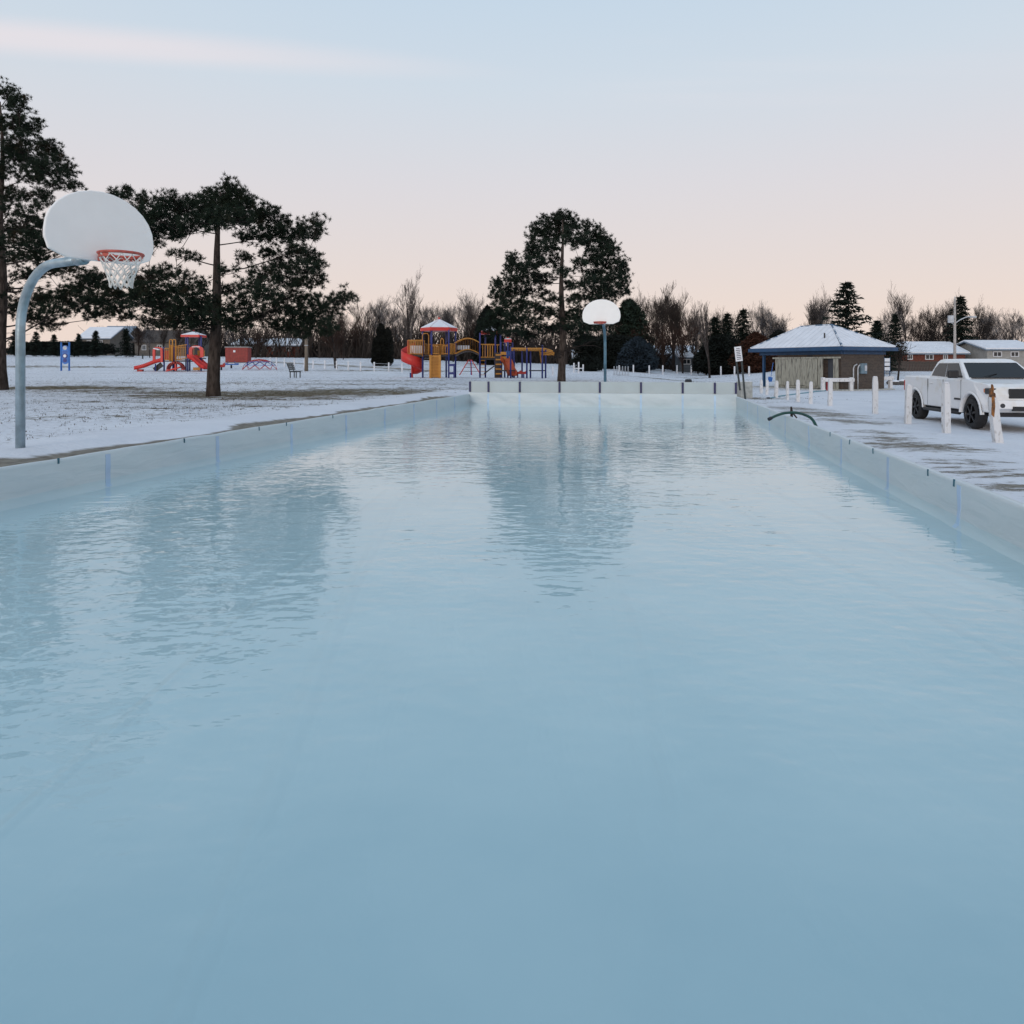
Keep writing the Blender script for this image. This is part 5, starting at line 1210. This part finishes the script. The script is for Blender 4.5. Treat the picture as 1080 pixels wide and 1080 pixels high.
# overhead bars
t3 = thing('overhead_bars', 'orange overhead bars on navy posts left of the tall pine', 'climbing frame', BQ + Vector((qx(556), -.2, 0)))
ox = lambda px: (px - 556) / sq
for px, y_, py in ((538.6, 0, 365.5), (542.3, .9, 367), (550.8, .95, 367.5), (555.6, 0, 366.5), (559.8, .95, 369), (571.8, 0, 364), (576, .95, 367)): post(t3, ox(px), y_, qz(py), r=.06)
for y_, z in ((0, 367.6), (.9, 369)): MB().tube([(ox(539), y_, qz(z)), (ox(572), y_, qz(z + .3)), (ox(576), y_ + .1, qz(z + .4)), (ox(583), y_ + .3, qz(z + 3))], .06, 6).build('beam', M['yellow'], t3)
for i in range(11): x = lerp(ox(541), ox(571), i / 10); MB().tube([(x, 0, qz(367.8)), (x, .9, qz(369))], .03, 5).build('rung', M['yellow'], t3)
MB().box((ox(577), .35, qz(373)), (1.0, .06, .22)).build('end_panel', M['yellow'], t3)
MB().tube([(ox(569), 0, qz(369)), (ox(571), .3, qz(383))], .03, 5).build('yellow_strut', M['yellow'], t3)
for a, b in ((527, 545), (558, 575)): MB().tube([(ox(a), .5, qz(391)), (ox(b), .5, qz(391))], .045, 5).build('foot_rail', M['deck'], t3)
for px in (546, 552.5):
    sw = MB().prism([(-.22, .0), (.22, .0), (.20, .28), (.08, .16), (-.08, .16), (-.20, .28)], lambda a, b, s, px=px: (ox(px) + a, .45 + .3 * s, qz(394.6) + b)).build('rocker_seat', M['red_dark'], t3, bevel=.03); MB().tube([(ox(px), .6, -.05), (ox(px), .6, qz(394.4))], .05, 6).build('spring', M['navy'], t3)
# tripod climber behind the bridge
p = gp(494, 396); t = thing('tripod_climber', 'red three legged net climber seen under the bridge', 'climbing frame', p + Vector((0, 2.5, 0))); sc_ = S(p.y + 2.5); p = t.location; p.z = gz(p.x, p.y); a_ = Vector((0, 0, 1.35))
for x, y_ in ((-.95, -.3), (1.0, -.3), (.1, .9)): MB().tube([(x, y_, -.05), a_ + Vector((x * .12, y_ * .1, 0))], .045, 6).build('leg', M['red_dark'], t)
for f in (.25, .5, .75):
    c3 = [Vector((x, y_, 0)).lerp(a_, f) for x, y_ in ((-.95, -.3), (1.0, -.3), (.1, .9))]; MB().tube([c3[0], c3[1], c3[2], c3[0]], .022, 5, cap=False).build('rope', M['deck'], t)
p = gp(496.2, 395.5); p.y += 1.0; p.z = gz(p.x, p.y); t = thing('blue_pole', 'short blue pole seen under the bridge of the play structure', 'post', p); MB().tube([(0, 0, -.05), (0, 0, 1.25), (0, 0, 1.3)], [.06, .06, .04], 8).build('shaft', M['blue_play'], t)

# ------------------------------------------------------------------ small play structure on the left
BL = gp(185, 391.6); sL = S(BL.y); t4 = thing('play_structure', 'small red and yellow play structure with two slides left of the broad pine', 'play structure', BL)
ax = lambda px: (px - 185) / sL; az = lambda py: (391.6 - py) / sL
for px, y_, py in ((173.6, -.1, 366), (176, 1.3, 366.5), (185, -.3, 366), (190.5, 1.2, 354), (195.5, 1.0, 363.5), (199.5, -.3, 354.5), (204.5, 1.2, 354.5), (213, -.2, 354.5)): post(t4, ax(px), y_, az(py), r=.075)
hexroof(t4, (ax(202.5), .4), 13.5 / sL, az(355), az(349.5), 4, R(45)); dzl = az(380.5)
MB().tube([(ax(203), .4, az(350.5)), (ax(203), .4, az(349))], .16, 8).build('roof_vent', M['trim_black'], t4)
MB().box((ax(187), .4, dzl - .05), (ax(199) - ax(174), 1.4, .1)).build('deck', M['deck'], t4); MB().box((ax(206), .4, az(377.5) - .05), (ax(213) - ax(199.5), 1.4, .1)).build('deck', M['deck'], t4)
railing(t4, [(ax(175), -.25, dzl), (ax(181), -.35, dzl)], 0, az(367.5) - dzl, gap=.16, r=.03); railing(t4, [(ax(186), -.3, dzl), (ax(199), -.3, az(378.5))], 0, az(365.5) - dzl, gap=.16, r=.03); railing(t4, [(ax(175), 1.3, dzl), (ax(199), 1.2, dzl)], 0, az(366) - dzl, gap=.2, r=.03)
for px0, px1 in ((181.3, 184.2), (184.6, 187.8)): x0, x1 = ax(px0), ax(px1); z = az(358.3); MB().tube([(x0, -.5, dzl - .1), (x0, -.5, z - .12), (x0 + .07, -.5, z), (x1 - .07, -.5, z), (x1, -.5, z - .12), (x1, -.5, dzl - .1)], .045, 6).build('grab_loop', M['yellow'], t4, smooth=True)
MB().box((ax(183), -.34, (dzl + az(364)) / 2), (.38, .04, az(364) - dzl)).build('panel', M['yellow'], t4, bevel=.02)
def arch_panel(name, x0, x1, z0, z1, y_, th, m2):
    """upright hood with an arched opening"""
    m_ = MB(); xc = (x0 + x1) / 2; w = (x1 - x0) / 2; n = 10; outer = []; inner = []
    for k in range(n + 1):
        a = PI * k / n; outer.append((xc + w * math.cos(a) if 0 < k < n else xc + w * (1 if k == 0 else -1), z1 - w * .6 + w * .6 * math.sin(a))); inner.append((xc + w * .55 * math.cos(a), z1 - w * .75 + w * .5 * math.sin(a)))
    outer = [(x1, z0)] + outer + [(x0, z0)]; inner = [(xc + w * .55, z0)] + inner + [(xc - w * .55, z0)]
    for s in (0, 1): m_.grid([[(x, y_ + th * s, z) for x, z in outer], [(x, y_ + th * s, z) for x, z in inner]])
    for L_ in (outer, inner): m_.grid([[(x, y_, z) for x, z in L_], [(x, y_ + th, z) for x, z in L_]])
    return m_.build(name, M[m2], t4, fix=True)
arch_panel('slide_hood', ax(162.5), ax(173), dzl - .15, az(366), -.3, .16, 'red_plastic'); MB().box((ax(169), 1.1, dzl + .55), (.9, .05, 1.0)).build('panel', M['red_plastic'], t4)
MB().box((ax(166.5), -.33, az(368.2)), (.62, .14, .10), Matrix.Rotation(.2, 3, 'Y')).build('snow_cap', M['snow'], t4, bevel=.03)
arch_panel('slide_hood', ax(200.5), ax(215.5), az(377), az(364.5), -.3, .16, 'red_plastic'); MB().box((ax(208), .9, az(372.5)), (.7, .05, .6)).build('panel', M['yellow'], t4); MB().box((ax(208), -.27, az(366)), (.8, .14, .08)).build('snow_cap', M['snow'], t4, bevel=.03)
def slide(x0, z0, x1, z1, y0, y1, w, m2):
    m_ = MB(); rows = []
    for i in range(13):
        f = i / 12; x = lerp(x0, x1, f); y_ = lerp(y0, y1, f); z = lerp(z0, z1, (f - .06 * math.sin(f * 2 * PI))); d = Vector((x1 - x0, y1 - y0)).normalized(); nn = Vector((-d.y, d.x))
        rows.append([(x + nn.x * a, y_ + nn.y * a, z + b) for a, b in ((-w, .26), (-w * .95, .03), (-w * .7, -.03), (w * .7, -.03), (w * .95, .03), (w, .26), (w * 1.06, .26), (w * 1.06, -.10), (-w * 1.06, -.10), (-w * 1.06, .26))])
    m_.grid(rows); return m_.build('slide', M[m2], t4, smooth=True, fix=True)
s1 = slide(ax(172), dzl + .05, ax(145), .26, .2, -.5, .36, 'red_plastic'); MB().box((ax(150), -.35, .06), (.55, .4, .28)).build('slide_foot', M['red_dark'], s1, bevel=.05); MB().tube([(ax(164.5), -.1, -.05), (ax(164.5), -.1, .75)], .06, 6).build('slide_leg', M['navy'], s1); MB().box((ax(166), .15, .42), (1.0, .06, .5), Matrix.Rotation(R(-38), 3, 'Y')).build('slide_web', M['trim_black'], s1)
for k in (0, 1): slide(ax(204), az(376.5), ax(224), .3, -.1 - .75 * k, -.7 - .75 * k, .34, 'red_plastic')
tb = MB()
for k in range(15):
    a = PI * k / 14; tb.box((ax(188) + .75 * math.cos(a), -.5, .25 + .62 * math.sin(a)), (.24, .5, .2), Matrix.Rotation(-a + PI / 2, 3, 'Y'))
tb.build('crawl_arch', M['red_dark'], t4); MB().box((ax(185.5), -.55, .22), (1.5, .3, .14), Matrix.Rotation(R(-16), 3, 'Y')).build('step', M['red_plastic'], t4, bevel=.03); MB().box((ax(188.5), -.6, .5), (.12, .3, .9)).build('panel', M['red_plastic'], t4)
MB().box((ax(208), -.1, az(389)), (.75, .06, .3)).build('panel', M['yellow'], t4)

# ------------------------------------------------------------------ pickup truck
hd_ = Vector((-.128, -.9918)); lf = Vector((.9918, -.128)); wf = Vector((X(1030, 18.9), 18.9)); cen = wf - hd_ * 1.8 * .94 + lf * .83 * .94
TS = .94
truck = thing('pickup_truck', 'white crew cab pickup truck with black wheels parked beyond the bollards', 'pickup truck', (cen.x, cen.y, gz(cen.x, cen.y)), math.atan2(hd_.y, hd_.x))
truck.scale = (TS,) * 3
WR = .425; HW = 1.0
def arch(cx, r_, z, n=12):
    a0 = math.asin((z - WR) / r_); return [(cx + r_ * math.cos(a), WR + r_ * math.sin(a)) for a in [lerp(a0, PI - a0, k / n) for k in range(n + 1)]]
side = [(2.62, .50), (2.76, .62), (2.80, .98), (2.72, 1.18), (2.52, 1.27), (1.95, 1.33), (1.55, 1.385), (1.40, 1.40), (-.88, 1.40), (-.92, 1.425), (-2.68, 1.425), (-2.72, 1.36), (-2.70, .66), (-2.62, .58)]
side = side + [(-1.8 - .56, .56)] + arch(-1.8, .56, .56)[::-1][1:-1] + [(-1.8 + .56, .50), (1.8 - .56, .50)] + arch(1.8, .56, .50)[::-1][1:-1] + [(1.8 + .56, .50)]
def bodyw(x, z):
    w = HW * .985 * (1 - .04 * sm(1.34, 1.44, z)); w *= 1 - .10 * sm(2.2, 2.85, x) ; return w
bd = MB(); n = len(side)
for s in (-1, 1):
    for x, z in side: bd.v.append((x, s * bodyw(x, z), z))
bd.f = [tuple(range(n)), tuple(range(n, 2 * n))[::-1]]
for i in range(n): j = (i + 1) % n; bd.f.append((i, n + i, n + j, j))
body = bd.build('body', M['truck'], truck, bevel=.035)
# cab with tumblehome
def ring(z, x0, x1, w): return [(x1, -w, z), (x1, w, z), (x0, w, z), (x0, -w, z)]
cab = MB(); lv = [ring(1.37, -.92, 1.50, .945), ring(1.42, -.91, 1.44, .94), ring(1.87, -.72, .78, .775), ring(1.95, -.63, .58, .71), ring(1.97, -.5, .4, .6)]
for r_ in lv: cab.v += r_
for i in range(len(lv) - 1):
    for k in range(4): a = i * 4 + k; b = i * 4 + (k + 1) % 4; cab.f.append((a, b, b + 4, a + 4))
cab.f.append((16, 17, 18, 19)); cab.build('cab', M['truck'], truck, bevel=.03)
def lerp3(a, b, t): return Vector(a).lerp(Vector(b), t)
def facepoly(p00, p10, p11, p01, uv, off): # corner points and outward offset
    nrm = (Vector(p10) - Vector(p00)).cross(Vector(p01) - Vector(p00)).normalized() * off
    return [lerp3(lerp3(p00, p10, a), lerp3(p01, p11, a), b) + nrm for a, b in uv]
def glass(name, pts, parent, m2='truck_glass', inset=.03):
    m_ = MB(); c = sum(pts, Vector()) / len(pts); nrm = (pts[1] - pts[0]).cross(pts[2] - pts[0]).normalized(); k = len(pts); m_.v = [tuple(p) for p in pts] + [tuple(p - nrm * .03) for p in pts]; m_.f = [tuple(range(k)), tuple(range(k, 2 * k))[::-1]]
    for i in range(k): j = (i + 1) % k; m_.f.append((i, k + i, k + j, j))
    return m_.build(name, M[m2], parent, fix=True)
for sgn in (-1, 1):
    p00, p10 = (-.91, sgn * .94, 1.42), (1.44, sgn * .94, 1.42); p01, p11 = (-.72, sgn * .775, 1.87), (.78, sgn * .775, 1.87); o_ = .008 if sgn < 0 else -.008
    glass('side_window', facepoly(p00, p10, p11, p01, [(.07, .07), (.455, .02), (.475, .93), (.13, .93), (.06, .6)], o_), truck); glass('side_window', facepoly(p00, p10, p11, p01, [(.475, .02), (.90, .02), (.92, .22), (.92, .93), (.495, .93)], o_), truck)
glass('windshield', facepoly((1.44, -.94, 1.42), (1.44, .94, 1.42), (.78, .775, 1.87), (.78, -.775, 1.87), [(.05, .02), (.95, .02), (.955, .95), (.045, .95)], .008), truck)
glass('rear_window', facepoly((-.91, .94, 1.42), (-.91, -.94, 1.42), (-.72, -.775, 1.87), (-.72, .775, 1.87), [(.12, .1), (.88, .1), (.88, .9), (.12, .9)], .008), truck)
# wheels
def wheel(x, s):
    y0 = s * .72; w = .27
    pr = [(.30, -.01), (.395, .0), (.42, .035), (.425, .08), (.425, .19), (.42, .235), (.395, .27), (.30, .28)]
    ty = MB(); rows_ = []
    for k in range(33):
        a = 2 * PI * k / 32; rows_.append([(x + r_ * math.cos(a), y0 + s * (u_), WR + r_ * math.sin(a)) for r_, u_ in pr])
    ty.grid(rows_); wo = ty.build('wheel', M['tyre'], truck, smooth=True, fix=True)
    rm = MB(); rows_ = []
    for k in range(33):
        a = 2 * PI * k / 32; rows_.append([(x + r_ * math.cos(a), y0 + s * u_, WR + r_ * math.sin(a)) for r_, u_ in ((.305, .272), (.285, .282), (.27, .25), (.26, .10), (.0, .10))])
    rm.grid(rows_)
    for k in range(6):
        a = 2 * PI * k / 6 + .2; rot = Matrix.Rotation(-a, 3, 'Y'); c = Vector((x, y0 + s * .245, WR)) + rot @ Vector((.15, 0, 0)); rm.box(c, (.27, .05, .055), rot)
    rm.tube([(x, y0 + s * .20, WR), (x, y0 + s * .285, WR)], .06, 10); rm.build('rim', M['rimblack'], wo, fix=True)
for x in (1.8, -1.8):
    for s in (-1, 1): wheel(x, s)
for x in (1.8, -1.8):
    MB().box((x, 0, .74), (1.05, 1.80, .42)).build('wheel_well', M['trim_black'], truck)
    for s in (-1, 1):
        fl2 = MB(); A = [lerp(.0, PI, k / 14) for k in range(15)]; fl2.grid([[(x + r_ * math.cos(a), s * (HW + d), WR + r_ * math.sin(a) + .0) for a in A] for r_, d in ((.555, -.10), (.555, .018), (.60, .024), (.625, .0))]); fl2.build('wheel_arch', M['truck'], truck, smooth=True)
MB().box((.05, 0, .50), (5.0, 1.5, .24)).build('chassis', M['trim_black'], truck)
for s in (-1, 1):
    MB().tube([(-1.15, s * .98, .40), (1.15, s * .98, .40)], .055, 8).build('side_step', M['trim_black'], truck, smooth=True)
    mo = MB().box((1.18, s * 1.17, 1.52), (.14, .28, .23)).build('mirror', M['trim_black'], truck, bevel=.04); MB().box((1.20, s * 1.02, 1.45), (.08, .16, .06)).build('mirror_arm', M['trim_black'], mo)
    for x in (-.66, .30): MB().box((x, s * .992, 1.22), (.20, .03, .045)).build('door_handle', M['truck'], truck, bevel=.012)
    for x in (-.90, .14, 1.24): MB().box((x, s * (HW * .985 - .006), .94), (.010, .020, .82)).build('door_gap', M['trim_black'], truck)
    hl = MB().box((2.60, s * .76, 1.08), (.26, .40, .17), Matrix.Rotation(s * -.18, 3, 'Z')).build('headlight', M['lens'], truck, bevel=.03); MB().box((2.50, s * .948, 1.09), (.10, .03, .10)).build('marker_lamp', M['amber'], hl)
    MB().box((1.05, s * (HW + .002), .80), (.34, .012, .05)).build('badge', M['trim_black'], truck)
    MB().box((-2.70, s * .90, 1.10), (.06, .16, .34)).build('tail_light', M['red_dark'], truck, bevel=.01)
MB().box((2.79, 0, 1.02), (.05, 1.02, .26)).build('grille', M['trim_black'], truck, bevel=.02); MB().box((2.80, 0, .72), (.14, 1.72, .24)).build('bumper', M['truck'], truck, bevel=.04)
MB().box((2.85, 0, .62), (.06, .9, .12)).build('air_intake', M['trim_black'], truck)
for s in (-1, 1): MB().tube([(2.855, s * .70, .70), (2.885, s * .70, .70)], .06, 10).build('fog_lamp', M['lens'], truck)
MB().box((-2.72, 0, .62), (.16, 1.80, .18)).build('rear_bumper', M['trim_black'], truck, bevel=.03)
MB().box((1.50, 0, 1.425), (.10, 1.62, .02)).build('wiper_cowl', M['trim_black'], truck)
MB().tube([(1.48, -.5, 1.445), (1.30, -.05, 1.54)], .01, 4).build('wiper', M['trim_black'], truck)

# ------------------------------------------------------------------ dead grass poking through the snow
q = random.Random(77); gm = MB()
def tuft_at(x, y_, h):
    g = gz(x, y_)
    for _ in range(q.randint(2, 5)):
        a = q.uniform(0, 6.28); l_ = h * q.uniform(.5, 1.2); w = .005 + y_ * .00022; b = Vector((x + q.gauss(0, .03), y_ + q.gauss(0, .03), g - .01)); d = Vector((math.cos(a) * .5, math.sin(a) * .5, 1)).normalized(); s_ = Vector((math.sin(a), -math.cos(a), 0)) * w
        gm.tri(b - s_, b + s_, b + d * l_)
cnt = 0
while cnt < 3600:
    if q.random() < .62:
        p, a, b, st_ = bpts[q.randrange(len(bpts))]; x = p.x + q.gauss(0, .75) * a; y_ = p.y + q.gauss(0, .75) * b
    else:
        y_ = 11 + 40 * q.random() ** 1.3; x = lx(min(y_, 30)) - 2.2 - q.random() * (y_ * .9)
    if y_ < 8 or y_ > 90: continue
    if y_ < 29 and x > lx(y_) - 1.9: continue
    tuft_at(x, y_, .05); cnt += 1
gr = gm.build('dead_grass', M['grass']); tag(gr, 'dry brown grass tips poking through the thin snow', 'grass', kind='stuff')
